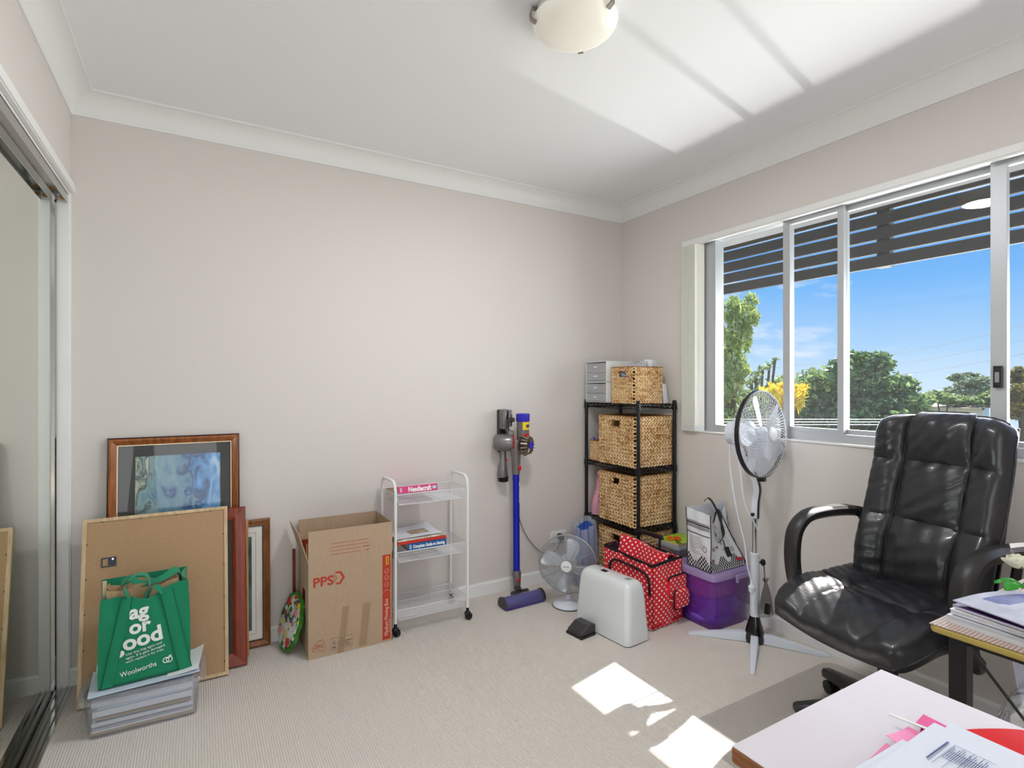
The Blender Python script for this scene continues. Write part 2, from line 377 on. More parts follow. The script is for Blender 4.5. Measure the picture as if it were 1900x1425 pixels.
# ------------------------------------------------------------------ outside
dark = mat('charcoal_slats', (30, 28, 27), .7)
aw = thing('sunshade', 'dark slatted sunshade hanging outside the window', 'sunshade', (3.0, .8, 1.815))
for k in range(4):
    z = k * .0715
    MB().box(-.012, -2.6, z, .012, 2.85, z + .0575).build('slat', dark, aw)
MB().box(-.012, -2.6, 4 * .0715, .012, 2.85, 4 * .0715 + .030).build('slat', dark, aw)
for y in (2.6, .62, -1.1): MB().box(.012, y - .03, 0, .05, y + .03, .33).build('bracket', dark, aw)
MB().box(-.38, -2.6, .305, .08, 2.9, .40).build('soffit', whitem, aw)

struct(MB().box(7.6, -9, -14, 8.4, 12, -4.35).build('glint_blocker', mat('blocker_grey', (190, 186, 178), .8)))  # unseen slab added outside to soften the glint's far edge on the ceiling
def leafmat(name, a, b, tl=.35):
    m = bpy.data.materials.new(name); m.use_nodes = True; nt = m.node_tree; nt.nodes.clear()
    o = nt.nodes.new('ShaderNodeOutputMaterial'); df = nt.nodes.new('ShaderNodeBsdfDiffuse'); t = nt.nodes.new('ShaderNodeBsdfTranslucent'); mx = nt.nodes.new('ShaderNodeMixShader')
    g = nt.nodes.new('ShaderNodeNewGeometry'); r = nt.nodes.new('ShaderNodeValToRGB')
    r.color_ramp.elements[0].color = srgb(*a); r.color_ramp.elements[1].color = srgb(*b)
    nt.links.new(g.outputs['Random Per Island'], r.inputs[0]); nt.links.new(r.outputs[0], df.inputs[0]); nt.links.new(r.outputs[0], t.inputs[0])
    gl = nt.nodes.new('ShaderNodeBsdfGlossy'); gl.inputs['Roughness'].default_value = .35; m2 = nt.nodes.new('ShaderNodeMixShader'); m2.inputs[0].default_value = .06
    mx.inputs[0].default_value = tl; nt.links.new(df.outputs[0], mx.inputs[1]); nt.links.new(t.outputs[0], mx.inputs[2])
    nt.links.new(mx.outputs[0], m2.inputs[1]); nt.links.new(gl.outputs[0], m2.inputs[2]); nt.links.new(m2.outputs[0], o.inputs[0])
    return m
def leaves(name, blobs, n, size, m, parent, rng, droop=0, asp=.5):
    """blobs: (x,y,z,rx,ry,rz) local; leaf cards scattered in clumps through each blob"""
    vol = np.array([b[3] * b[4] + b[4] * b[5] + b[3] * b[5] for b in blobs]); pick = rng.choice(len(blobs), n, p=vol / vol.sum())
    B = np.array(blobs)[pick]
    ncl = max(20, n // 45); cid = rng.integers(0, ncl, n)
    dirs = rng.normal(size=(n, 3)); dirs /= np.linalg.norm(dirs, axis=1)[:, None]
    cd = rng.normal(size=(ncl, 3)); cd /= np.linalg.norm(cd, axis=1)[:, None]; crad = rng.uniform(.55, 1.0, ncl)
    P = B[:, :3] + cd[cid] * B[:, 3:] * crad[cid][:, None] + dirs * B[:, 3:] * .22 * rng.uniform(0, 1, (n, 1))
    a = rng.normal(size=(n, 3)); a[:, 2] = a[:, 2] * .6 - droop; a /= np.linalg.norm(a, axis=1)[:, None]
    b = np.cross(a, rng.normal(size=(n, 3))); b /= np.linalg.norm(b, axis=1)[:, None]
    s = size * rng.uniform(.6, 1.3, (n, 1))
    V = np.stack([P - a * s, P - b * s * asp, P + a * s, P + b * s * asp], 1).reshape(-1, 3)
    me = bpy.data.meshes.new(name); me.from_pydata(V.tolist(), [], np.arange(4 * n).reshape(-1, 4).tolist()); me.materials.append(m)
    o = bpy.data.objects.new(name, me); C.objects.link(o); o.parent = parent; return o
bark = mat('bark', (92, 76, 62), .9, bump=.4)
RNG = np.random.default_rng(3)
def tree(name, label, base, blobs, n, size, m, cat='tree', droop=0, asp=.5, group=None, ground=-14, br=1.0):
    t = thing(name, label, cat, (base[0], base[1], ground), 0, group); zo = -ground
    bl = [(x - base[0], y - base[1], z + zo, a, b, c) for x, y, z, a, b, c in blobs]
    tr = MB(); top = max(b[2] for b in bl)
    tr.tube([(0, 0, 0), (.1, .1, zo * .6), (0, 0, zo - 1.6)], [.3 * br, .22 * br, .16 * br], 8)
    for b in bl[:6]: tr.tube([(0, 0, zo - 2.2), ((b[0]) * .5, b[1] * .5, (b[2] + zo - 1.6) / 2), b[:3]], [.09 * br, .05 * br, .02], 6)
    tr.build('trunk', bark, t, smooth=True)
    leaves('foliage', bl, n, size, m, t, RNG, droop, asp); return t
sn, cs = math.sin(math.radians(30.2)), math.cos(math.radians(30.2))
def far(px, py, s):          # a far point given its bearing from the room, and distance
    a = (px - 950) / F; return Vector(((sn + a * cs) * s, (cs - a * sn) * s, CAM_Z + (715 - py) / F * s))
def blobs_at(lst, s):
    o = []
    for px, py, rx, ry in lst:
        k = s * random.uniform(.96, 1.04); p = far(px, py, k); o.append((p.x, p.y, p.z, rx * s / F, rx * s / F, ry * s / F))
    return o
lm_y = leafmat('leaf_yellow_green', (120, 146, 60), (214, 222, 130)); lm_d = leafmat('leaf_deep_green', (58, 94, 52), (160, 188, 118)); lm_g = leafmat('leaf_mid_green', (88, 122, 66), (184, 200, 128))
lm_go = leafmat('leaf_gold', (246, 206, 24), (255, 244, 100)); lm_f = leafmat('leaf_far', (112, 134, 104), (170, 184, 146))
bl = blobs_at([(1360, 575, 22, 26), (1378, 590, 28, 22), (1350, 640, 22, 34), (1366, 680, 20, 34), (1350, 730, 30, 40), (1385, 770, 40, 30), (1345, 790, 30, 30), (1325, 620, 20, 60), (1370, 620, 26, 30), (1392, 560, 14, 16), (1398, 590, 12, 14), (1352, 700, 26, 40), (1400, 745, 30, 22), (1385, 640, 10, 16), (1380, 690, 14, 12), (1350, 830, 70, 40)], 9)
tree('weeping_tree', 'light green weeping tree at the left edge of the window view', tuple(far(1330, 700, 9.2))[:2], bl, 10000, .06, lm_y, droop=1.2, asp=.22)
bl = blobs_at([(1438, 668, 5, 5), (1428, 676, 7, 7), (1415, 686, 9, 9), (1403, 697, 10, 10), (1395, 712, 18, 12), (1405, 735, 30, 16), (1410, 780, 30, 40)], 8.4)
tree('leafy_branch_tree', 'thin green tree with a slanting branch in front of the weeping tree', tuple(far(1395, 700, 8.5))[:2], bl, 1300, .045, lm_g, droop=.8, asp=.3, br=.10)
bl = blobs_at([(1430, 722, 26, 10), (1455, 728, 26, 14), (1478, 740, 14, 20), (1484, 722, 14, 8), (1446, 745, 18, 14)], 8.0)
tree('golden_shrub_tree', 'bright yellow leafed tree beside the fan top', tuple(far(1460, 760, 8))[:2], bl, 1300, .07, lm_go, droop=1.6, asp=.16)
bl = blobs_at([(1510, 720, 40, 38), (1500, 770, 50, 34), (1450, 720, 30, 25), (1545, 745, 40, 50), (1475, 790, 60, 25), (1440, 760, 50, 34), (1480, 735, 40, 36), (1530, 780, 60, 34), (1410, 780, 50, 26), (1440, 840, 80, 50), (1540, 840, 80, 50)], 14)
tree('round_tree', 'pale green rounded tree behind the middle window pane', tuple(far(1510, 760, 14))[:2], bl, 15000, .085, lm_g)
bl = blobs_at([(1590, 672, 28, 22), (1632, 672, 24, 20), (1560, 690, 26, 26), (1600, 715, 55, 40), (1660, 725, 40, 34), (1685, 755, 36, 28), (1620, 770, 70, 40), (1690, 790, 50, 25), (1560, 790, 40, 40), (1600, 840, 80, 50), (1690, 850, 70, 50)], 12.5)
tree('magnolia_tree', 'large dark green broadleaf tree in the centre of the window view', tuple(far(1615, 780, 12.5))[:2], bl, 17000, .085, lm_d, asp=.45)
bl = blobs_at([(1800, 702, 28, 10), (1775, 700, 12, 6), (1815, 708, 25, 8), (1790, 722, 30, 12), (1830, 726, 20, 14)], 42)
tree('distant_gum_tree', 'distant flat topped gum tree on the skyline', tuple(far(1800, 760, 42))[:2], bl, 4500, .17, lm_f)
bl = blobs_at([(1738, 735, 18, 10), (1715, 742, 18, 10), (1760, 742, 20, 10), (1790, 745, 28, 8), (1850, 742, 30, 16)], 30)
tree('distant_bush', 'low round bushes beyond the roofs', tuple(far(1750, 760, 30))[:2], bl, 4000, .14, lm_g, cat='bush')
bl = blobs_at([(1888, 700, 10, 22), (1895, 735, 24, 24), (1915, 720, 30, 40), (1890, 760, 26, 20), (1950, 740, 50, 60)], 14)
tree('autumn_tree', 'green and rusty tree at the right edge of the window view', tuple(far(1905, 770, 14.2))[:2], bl, 7000, .08, leafmat('leaf_rust', (84, 98, 40), (186, 160, 96)))
grd = struct(MB().box(3, -80, -14.4, 160, 120, -14).build('ground', mat('grass', (96, 112, 70), .9, var=.3)))
def house(px0, px1, py0, py1, s, wallc, roofc, label):
    a, b = far(px0, py1, s), far(px1, py1, s); top = far(px0, py0, s).z
    h = thing('house', label, 'house', (a.x, a.y, -14), math.atan2(b.y - a.y, b.x - a.x)); L = (b - a).length
    MB().box(0, 0, 0, L, 8, a.z + 14).build('wall', mat('hw' + str(px0), wallc, .8), h)
    MB().loft([[(-.4, -.5, a.z + 14), (L + .4, -.5, a.z + 14), (L + .4, 8.5, a.z + 14), (-.4, 8.5, a.z + 14)], [(L * .25, 3.9, top + 14), (L * .75, 3.9, top + 14), (L * .75, 4.1, top + 14), (L * .25, 4.1, top + 14)]]).build('roof', mat('hr' + str(px0), roofc, .7), h)
    for k in range(3):
        MB().box(L * (.2 + .27 * k), -.03, a.z + 12.4, L * (.3 + .27 * k), .03, a.z + 13.5).build('window', mat('dark_pane', (60, 66, 72), .2), h)
house(1695, 1762, 748, 757, 44, (226, 214, 190), (140, 168, 158), 'house with a grey green roof beyond the large tree')
house(1775, 1822, 750, 756, 30, (230, 214, 196), (122, 96, 84), 'house with a brown roof right of the green roofed one')
house(1770, 1835, 728, 734, 60, (225, 225, 225), (225, 228, 230), 'long pale roofed building under the skyline trees')
for i, (z0, z1, y1) in enumerate(((674, 612, 1500), (688, 640, 1500), (702, 668, 1500))):
    a, b = far(1440, z0 + 8, 17), far(1960, z1 - 25, 17); pts = [tuple(a.lerp(b, k / 10) - Vector((0, 0, .25 * math.sin(PI * k / 10)))) for k in range(11)]
    tag(MB().tube(pts, .006, 5).build('power_line', mat('cable', (120, 124, 130), .6)), 'thin overhead power line, %s of the three' % ('highest', 'middle', 'lowest')[i], 'power line', 'power lines over the trees')
# pale wire fence below the trees
fn = thing('wire_fence', 'pale wire fence running low outside the window', 'fence', tuple(far(1380, 780, 6))[:2] + (0,))
fa, fb = far(1340, 780, 6), far(1760, 780, 6)
for k, y in enumerate((778, 783, 788)):
    a, b = far(1340, y, 6) - fn.location, far(1800, y, 6) - fn.location
    MB().cyl(tuple(a), tuple(b), .0035, n=6).build('rail', mat('galvanised', (205, 208, 210), .5, .2), fn)
for k in range(5):
    a = far(1340 + k * 115, 778, 6) - fn.location
    MB().cyl((a.x, a.y, a.z - 2), tuple(a), .012, n=8).build('post', mat('galvanised', (205, 208, 210), .5, .2), fn)

# ------------------------------------------------------------------ leaning pictures
def wood(name, a, b, sc=(3, 3, 40), rough=.35, coat=.3):
    m = mat(name, a, rough, coat=coat); nt, bs = nodes(m)
    t = nt.nodes.new('ShaderNodeTexCoord'); mp = nt.nodes.new('ShaderNodeMapping'); mp.inputs['Scale'].default_value = sc
    n = nt.nodes.new('ShaderNodeTexNoise'); n.inputs['Scale'].default_value = 2.5; n.inputs['Detail'].default_value = 6; n.inputs['Distortion'].default_value = .6
    r = nt.nodes.new('ShaderNodeValToRGB'); r.color_ramp.elements[0].color = srgb(*b); r.color_ramp.elements[1].color = srgb(*a)
    r.color_ramp.elements[0].position = .35; r.color_ramp.elements[1].position = .65
    nt.links.new(t.outputs['Object'], mp.inputs[0]); nt.links.new(mp.outputs[0], n.inputs['Vector']); nt.links.new(n.outputs['Fac'], r.inputs[0]); nt.links.new(r.outputs[0], bs.inputs['Base Color'])
    return m
oak = wood('honey_oak', (168, 98, 44), (128, 68, 28), (30, 30, 4)); pale = wood('pale_timber', (222, 196, 160), (200, 168, 128), (30, 30, 4), .6, 0)
mahog = wood('red_mahogany', (150, 58, 26), (112, 36, 16), (40, 40, 3)); brown = wood('brown_frame_wood', (150, 92, 40), (104, 60, 26), (30, 30, 4)); ltw = wood('light_oak', (212, 158, 96), (186, 130, 74), (30, 30, 4), .5, 0)
blackm = mat('matt_black', (24, 23, 24), .5); gold = mat('gold_fillet', (232, 214, 176), .3, .3)
mdf = mat('backing_board', (182, 148, 112), .85, var=.07, vscale=60, bump=.1, stretch=(1, 1, 6))
def frame_ring(mb, w, h, fw, y0, y1, inset=0, prof=None):
    """mitred moulding: profile of (distance in from edge, y) swept round the rectangle"""
    pr = prof or [(0, y1), (0, y0), (fw, y0), (fw, y1)]
    cs_ = [(inset, inset, 1, 1), (w - inset, inset, -1, 1), (w - inset, h - inset, -1, -1), (inset, h - inset, 1, -1)]
    rings = [[(cx + sx * d, y, cz + sz * d) for d, y in pr] for cx, cz, sx, sz in cs_]
    rings.append(rings[0]); mb.loft(rings, cap=False); return mb
def picture(name, label, x0, x1, yb, yt, h, group=None, cat='framed picture'):
    """root at lower left back corner, local x right, z up the picture, y<0 towards the room; tilted back to the wall"""
    w = x1 - x0; ang = math.asin((yt - yb) / h)
    return thing(name, label, cat, (x0, yb, 0.004), rot=(-ang, 0, 0)), w
glz = seethrough('picture_glass', (250, 252, 252), .01, .02, .06)
# (a) tall oak frame with the blue print
p, w = picture('framed_picture', 'tall oak framed blue abstract print with a dark mount, at the back of the stack', -.324, .161, 2.715, 2.784, .99)
h = .99
fm = MB(); frame_ring(fm, w, h, .034, 0, 0, prof=[(0, 0), (0, -.014), (.004, -.022), (.012, -.024), (.026, -.016), (.032, -.013), (.032, 0)])
fm.build('frame', oak, p)
fm = MB(); frame_ring(fm, w, h, .004, 0, 0, inset=-.0015, prof=[(0, 0), (0, -.021), (.0045, -.0235), (.0045, -.02), (.002, 0)]); fm.build('outer_edge', mat('dark_edge', (58, 28, 30), .3), p)
fm = MB(); frame_ring(fm, w, h, .005, 0, 0, inset=.031, prof=[(0, -.003), (0, -.0145), (.003, -.0145), (.004, -.003)]); fm.build('fillet', gold, p)
MB().box(.034, -.009, .034, w - .034, -.006, h - .034).build('mount', mat('charcoal_mount', (70, 68, 68), .8), p)
art = mat('blue_print', (120, 160, 190), .5)
nt, bs = nodes(art)
t = nt.nodes.new('ShaderNodeTexCoord'); mpn = nt.nodes.new('ShaderNodeMapping'); mpn.inputs['Scale'].default_value = (11, 11, 5); mpn.inputs['Rotation'].default_value = (0, .25, 0)
n1 = nt.nodes.new('ShaderNodeTexNoise'); n1.inputs['Scale'].default_value = 1.8; n1.inputs['Detail'].default_value = 10; n1.inputs['Roughness'].default_value = .68; n1.inputs['Distortion'].default_value = 1.2
sx_ = nt.nodes.new('ShaderNodeSeparateXYZ'); ma = nt.nodes.new('ShaderNodeMath'); ma.operation = 'MULTIPLY_ADD'; ma.inputs[1].default_value = 1.6; ma.inputs[2].default_value = -.28
ad = nt.nodes.new('ShaderNodeMath'); ad.operation = 'MULTIPLY_ADD'; ad.inputs[1].default_value = .9
r = nt.nodes.new('ShaderNodeValToRGB')
nt.links.new(t.outputs['Object'], mpn.inputs[0]); nt.links.new(mpn.outputs[0], n1.inputs['Vector']); nt.links.new(t.outputs['Object'], sx_.inputs[0])
nt.links.new(sx_.outputs['X'], ma.inputs[0]); nt.links.new(n1.outputs['Fac'], ad.inputs[0]); nt.links.new(ma.outputs[0], ad.inputs[2]); nt.links.new(ad.outputs[0], r.inputs[0]); nt.links.new(r.outputs[0], bs.inputs['Base Color'])
e = r.color_ramp.elements; e[0].position = .12; e[0].color = srgb(214, 214, 186); e[1].position = .98; e[1].color = srgb(186, 212, 238)
for q, c in ((.26, (186, 196, 176)), (.33, (70, 88, 96)), (.38, (150, 176, 176)), (.50, (112, 154, 172)), (.60, (88, 134, 168)), (.66, (48, 60, 110)), (.70, (60, 120, 180)), (.80, (92, 156, 214))):
    k = e.new(q); k.color = srgb(*c)
MB().box(.094, -.0105, .10, w - .076, -.009, h - .081).build('print', art, p)
MB().box(.034, -.0125, .034, w - .034, -.0115, h - .034).build('glass', glz, p)
# (e) brown frame with white mount
p, w = picture('framed_picture', 'brown framed picture with a wide white mount, lowest at the right end of the stack', -.06, .292, 2.757, 2.785, .585); h = .585
fm = MB(); frame_ring(fm, w, h, .034, 0, 0, prof=[(0, 0), (0, -.012), (.008, -.015), (.024, -.009), (.031, -.010), (.031, 0)]); fm.build('frame', brown, p)
fm = MB(); frame_ring(fm, w, h, .005, 0, 0, inset=.030, prof=[(0, -.002), (0, -.0115), (.003, -.0115), (.003, -.002)]); fm.build('fillet', blackm, p)
MB().box(.032, -.006, .032, w - .032, -.004, h - .032).build('mount', mat('white_mount', (236, 234, 228), .8), p)
fm = MB(); frame_ring(fm, w, h, .001, 0, 0, inset=.060, prof=[(0, -.0055), (0, -.0068), (.0012, -.0068), (.0012, -.0055)]); fm.build('mount_line', mat('bronze_line', (150, 112, 80), .6), p)
MB().box(.078, -.0075, .078, w - .078, -.006, h - .078).build('print', mat('teal_print', (70, 112, 116), .6, var=.7, vscale=14), p)
# (d) thin pale frame edge
p, w = picture('framed_picture', 'thin light oak framed picture between the red and brown frames', -.16, .196, 2.683, 2.732, .60); h = .60
fm = MB(); frame_ring(fm, w, h, .012, -.012, 0); fm.build('frame', ltw, p)
MB().box(.010, -.008, .010, w - .010, -.003, h - .010).build('backing', mdf, p)
# (c) red mahogany frame
p, w = picture('framed_picture', 'broad red mahogany frame just behind the backing board of the front picture', -.28, .184, 2.605, 2.722, .672); h = .672
fm = MB(); frame_ring(fm, w, h, .055, 0, 0, prof=[(0, 0), (0, -.010), (.004, -.016), (.040, -.012), (.046, -.010), (.055, -.006), (.055, 0)]); fm.build('frame', mahog, p)
MB().box(.050, -.005, .050, w - .050, -.002, h - .050).build('mount', mat('dark_mount', (60, 64, 58), .8), p)
# (b) the front one, seen from its back
p, w = picture('framed_picture', 'large pale wood picture frame turned to show its brown backing board, front of the stack', -.392, .110, 2.560, 2.694, .69); h = .69
fm = MB(); frame_ring(fm, w, h, .013, -.018, 0); fm.build('frame', pale, p)
MB().box(.012, -.014, .012, w - .012, -.008, h - .012).build('backing_board', mdf, p)
cl_ = MB()
for q in range(4): cl_.box(.06 + .125 * q, -.016, h - .017, .064 + .125 * q, -.0135, h - .011)
for q in range(5): cl_.box(.011, -.016, .07 + .13 * q, .017, -.0135, .075 + .13 * q).box(w - .017, -.016, .05 + .13 * q, w - .011, -.0135, .055 + .13 * q)
cl_.build('flexi_points', mat('black_plastic', (28, 28, 30), .35), p)
hg = MB(); frame_ring(hg.at((.062, 0, .50)), .026, .036, .004, -.017, -.013); hg.box(.026, -.017, 0, .048, -.013, .036)
hg.build('hanger_plate', mat('blackened_steel', (44, 50, 58), .35, .6), p)
MB().at().lathe([(0.004, 0), (.005, .001), (.003, .002)], 10).build('screw', chrome, p, loc=(.099, -.0185, .528), rot=(PI / 2, 0, 0))

# ------------------------------------------------------------------ clear storage box with papers
clearp = seethrough('clear_plastic', (240, 244, 252), .13, .08, .16)
bx = thing('storage_box', 'shallow clear plastic storage box full of papers under the green bag', 'storage box', (-.165, 2.405, 0), math.radians(-1.5))
def tubshell(mb, a, b, z0, z1, ta, t=.0025, r=.025, floor=True):
    """open tapering tub: half sizes a,b at base, a+ta,b+ta at top"""
    def ring(k, z, i=0): return [(x, y, z) for x, y in rrect(-a - k + i, -b - k + i, a + k - i, b + k - i, r, 4)]
    mb.loft([ring(0, z0), ring(ta, z1), ring(ta, z1, t), ring(0, z0 + t, t)], cap=True); return mb
tubshell(MB(), .163, .095, .0, .135, .010).build('tub', clearp, bx, smooth=True)
rim = MB(); rim.loft([[(x, y, z) for x, y in rrect(-.165 - o, -.100 - o, .165 + o, .100 + o, .03, 5)] for o, z in ((.010, .134), (.020, .130), (.023, .138), (.020, .147), (.008, .150), (.006, .141))], cap=False)
rim.build('rim', clearp, bx, smooth=True)
MB().rbox(-.165, -.101, .1395, .165, .101, .1425, .025).build('lid', clearp, bx)
for s_ in (-1, 1): MB().rbox(s_ * .186 - .006, -.045, .098, s_ * .186 + .006, .045, .152, .004).build('clip_handle', clearp, bx)
pap = mat('paper_white', (232, 234, 240), .75); papb = mat('paper_pale_blue', (202, 216, 232), .6); papbr = mat('brown_envelope', (186, 160, 130), .8); papg = mat('paper_grey', (186, 186, 192), .8)
z = .005
for i, (m_, dz, ax, by) in enumerate(((papbr, .010, .155, .085), (pap, .006, .150, .088), (papg, .005, .145, .085), (pap, .012, .15, .086), (mat('purple_grey_paper', (120, 112, 128), .8), .004, .14, .08), (papbr, .006, .14, .085), (pap, .02, .148, .084), (papb, .010, .135, .08), (pap, .018, .15, .085))):
    tag(MB().at((-.165, 2.405, z + dz / 2 + .001), (math.radians((i % 3 - 1) * .8), 0, math.radians(-1.5 + (i * 37 % 5 - 2) * .6))).cbox((0, 0, 0), (ax * 2, by * 2, dz)).build('paper_stack', m_),
        ['brown envelopes at the bottom of the clear box', 'thin white papers above the bottom envelopes in the clear box', 'thin grey papers low in the clear box', 'thick white papers in the lower half of the clear box', 'purple grey folder in the middle of the clear box', 'upper brown envelopes in the clear box', 'thick white paper stack in the upper half of the clear box', 'pale blue folder near the top of the clear box', 'topmost white papers inside the clear box'][i], 'papers', 'papers in the clear storage box')
    z += dz + .003
sheet = MB().at((-.165, 2.40, .1535), (0, 0, math.radians(3))).rbox(-.165, -.10, 0, .165, .105, .003, .004)
tag(sheet.build('paper_folder', papb), 'pale blue paper folder lying on the clear box under the green bag', 'folder')
sh = MB().grid(lambda u, v: (-.10 + .10 * u + .02 * v, 2.31 + .17 * v, .1585 + .022 * u ** 2 * (.4 + .6 * v)), 8, 4, .002, (0, 0, 1))
tag(sh.build('paper_sheets', pap, smooth=True), 'white sheets curling up at the right side of the green bag', 'papers')

# ------------------------------------------------------------------ green shopping bag
gr = mat('green_fabric', (0, 132, 92), .8, sheen=.3, bump=.4, bscale=420, var=.06, vscale=12)
grd_ = mat('green_binding', (0, 104, 72), .8); wh = mat('white_print', (240, 244, 240), .7)
gb = thing('shopping_bag', 'green fabric supermarket tote bag standing on the clear storage box', 'bag', (-.168, 2.405, .162), math.radians(4))
BW, BD, BH = .137, .072, .325
def bagy(x, z): # front surface of the bag bows and creases
    t = z / BH; return -BD - .010 * math.sin(PI * t) * math.cos(x / BW * PI / 2) + .018 * t + .0018 * math.sin(x * 95 + z * 14) * (.25 + t) * .8
def topz(x): return BH - .012 - .030 * math.exp(-((x - .005) / .05) ** 2) + .012 * (x / BW)
sh = MB()
sh.grid(lambda u, v: ((-BW + 2 * BW * u) * (1 + .03 * math.sin(v * 3) - .045 * v), bagy(-BW + 2 * BW * u, v * topz(-BW + 2 * BW * u)), v * topz(-BW + 2 * BW * u)), 36, 20, .0015, (0, 1, 0))
sh.grid(lambda u, v: ((-BW + 2 * BW * u) * (1 - .02 * v), BD - .004 * math.sin(v * 5), v * (BH + .012)), 12, 8, .0015, (0, -1, 0))
for s_ in (-1, 1):
    sh.grid(lambda u, v, s_=s_: (s_ * BW * (1 + .03 * math.sin(v * 3) - .045 * v) - s_ * .018 * math.sin(u * PI) * v, (bagy(s_ * BW, v * topz(s_ * BW)) * (1 - u) + u * BD), v * (topz(s_ * BW) * (1 - u) + (BH + .01) * u)), 8, 12, .0015, (-s_, 0, 0))
sh.box(-BW, -BD, 0, BW, BD, .003)
sh.build('body', gr, gb, smooth=True)
MB().tube([(x, bagy(x, 0) - .001, .003) for x in np.linspace(-BW, BW, 20)] + [(BW, BD, .003)], .0035, 6).build('bottom_piping', grd_, gb, smooth=True)
for x0, x1, sw_ in ((-.112, -.054, .034), (.122, .062, .042)):
    ps = [(x0 + (x1 - x0) * t, bagy(x0 + (x1 - x0) * t, t * (BH - .02)) - .0022, .002 + t * (topz(x1) - .004)) for t in np.linspace(0, 1, 18)]
    MB().grid(lambda u, v: (x0 + (x1 - x0) * v + (u - .5) * sw_, bagy(x0 + (x1 - x0) * v + (u - .5) * sw_, v * (BH - .02)) - .0045, .002 + v * (topz(x1) - .004)), 6, 22, .002, (0, 1, 0)).build('strap', gr, gb, smooth=True)
    for e_ in (-1, 1): MB().tube([(p_[0] + e_ * sw_ * .47, p_[1] - .0026, p_[2]) for p_ in ps], .0009, 4).build('strap_seam', grd_, gb)
fl = bagy(-.05, BH - .02)
loopA = spline([(-.050, fl - .004, BH - .025), (-.062, fl - .006, BH + .012), (-.035, fl - .004, BH + .046), (.0, fl + .01, BH + .040), (.012, fl + .02, BH - .002), (.0, fl + .028, BH - .030), (.004, fl + .03, BH - .045)], 6)
MB().ribbon(loopA, .026, .0022, side=[(.25, 1, .1)] * len(loopA)).build('handle', gr, gb, smooth=True)
loopB = spline([(-.075, BD - .03, BH - .005), (-.05, BD - .05, BH + .016), (-.01, fl + .05, BH - .002), (.05, fl + .03, BH + .012), (.098, BD - .045, BH + .02), (.112, BD - .03, BH - .01)], 6)
MB().ribbon(loopB, .026, .0022, side=[(0, .8, .5)] * len(loopB)).build('handle', gr, gb, smooth=True)
loopC = spline([(.052, fl - .004, BH - .030), (.030, fl - .004, BH - .004), (.012, fl + .006, BH - .016), (.0, fl + .012, BH - .05)], 6)
MB().ribbon(loopC, .022, .0022, side=[(.6, .6, .2)] * len(loopC)).build('handle_end', gr, gb, smooth=True)
def bagtext(b, size, x, z, bold=0, sx=1, rz=0):
    o = text(b, size, wh, gb, (0, 0, 0), bold=bold, ext=.0002, sx=sx)
    me = o.data
    for v in me.vertices:                              # lay the print on the curved cloth
        X = x + v.co.x * math.cos(rz) - v.co.y * math.sin(rz); Z = z + v.co.x * math.sin(rz) + v.co.y * math.cos(rz); v.co = (X, bagy(X, Z) - .0022 - v.co.z, Z)
    o.location = (0, 0, 0); o.rotation_euler = (0, 0, 0); return o
bagtext('ag', .066, -.048, .222, .0022, 1, .04); bagtext('or', .066, -.048, .170, .0022, 1, .06); bagtext('good', .074, -.096, .112, .0024, 1, .14)
for i, s_ in enumerate(('Use this bag again and', 'again. If it gets damaged,', "we'll replace it for free.")): bagtext(s_, .0122, -.058, .098 - i * .0135, 0, 1, .16)
bagtext('Woolworths', .0245, -.074, .026, 0.0002, .84, .12)
cz, cx = .050, .066
lg = MB()
for k in (-1, 1):
    lg.tube([(cx + k * .005 + .009 * math.cos(t), bagy(cx, cz) - .003, cz + .009 * math.sin(t)) for t in np.linspace(0, 2 * PI, 20)[:-1]], .0019, 5, closed=True)
lg.tube([(cx, bagy(cx, cz) - .003, cz + .007), (cx + .006, bagy(cx, cz) - .003, cz + .014), (cx + .012, bagy(cx, cz) - .003, cz + .013)], .0022, 5)
lg.build('emblem', wh, gb)
lg = MB().tube([(-BW - .0045, .0 + .014 * math.cos(t), .045 + .012 * math.sin(t)) for t in np.linspace(0, 2 * PI, 20)[:-1]], .0022, 5, closed=True)
lg.build('side_emblem', wh, gb)
krf = mat('kraft_paper', (205, 170, 132), .85, var=.12, vscale=30)
kb = MB()
for a, b in (((-.112, .050), (.10, .060)), ((.10, -.01), (.10, .06)), ((-.11, -.012), (-.11, .05)), ((-.11, -.02), (.10, -.02))):
    kb.grid(lambda u, v, a=a, b=b: (a[0] + (b[0] - a[0]) * u + .006 * math.sin(u * 14 + v * 5), a[1] + (b[1] - a[1]) * u + .004 * math.sin(u * 17), .10 + (BH - .105 + .008 * math.sin(u * 11 + a[0] * 30)) * v), 18, 6, .0012, (0, 1, 0) if abs(b[0] - a[0]) > .01 else (1, 0, 0))
k0 = kb.build('paper_bag', krf, smooth=True, loc=gb.location, rot=gb.rotation_euler); tag(k0, 'crumpled brown paper bag inside the green tote', 'paper bag')
tag(MB().box(-.006, -.005, .02, .006, .004, .345).build('wooden_batten', pale, loc=(-.292, 2.42, .162)), 'pale wooden batten sticking up at the left of the green tote', 'batten')

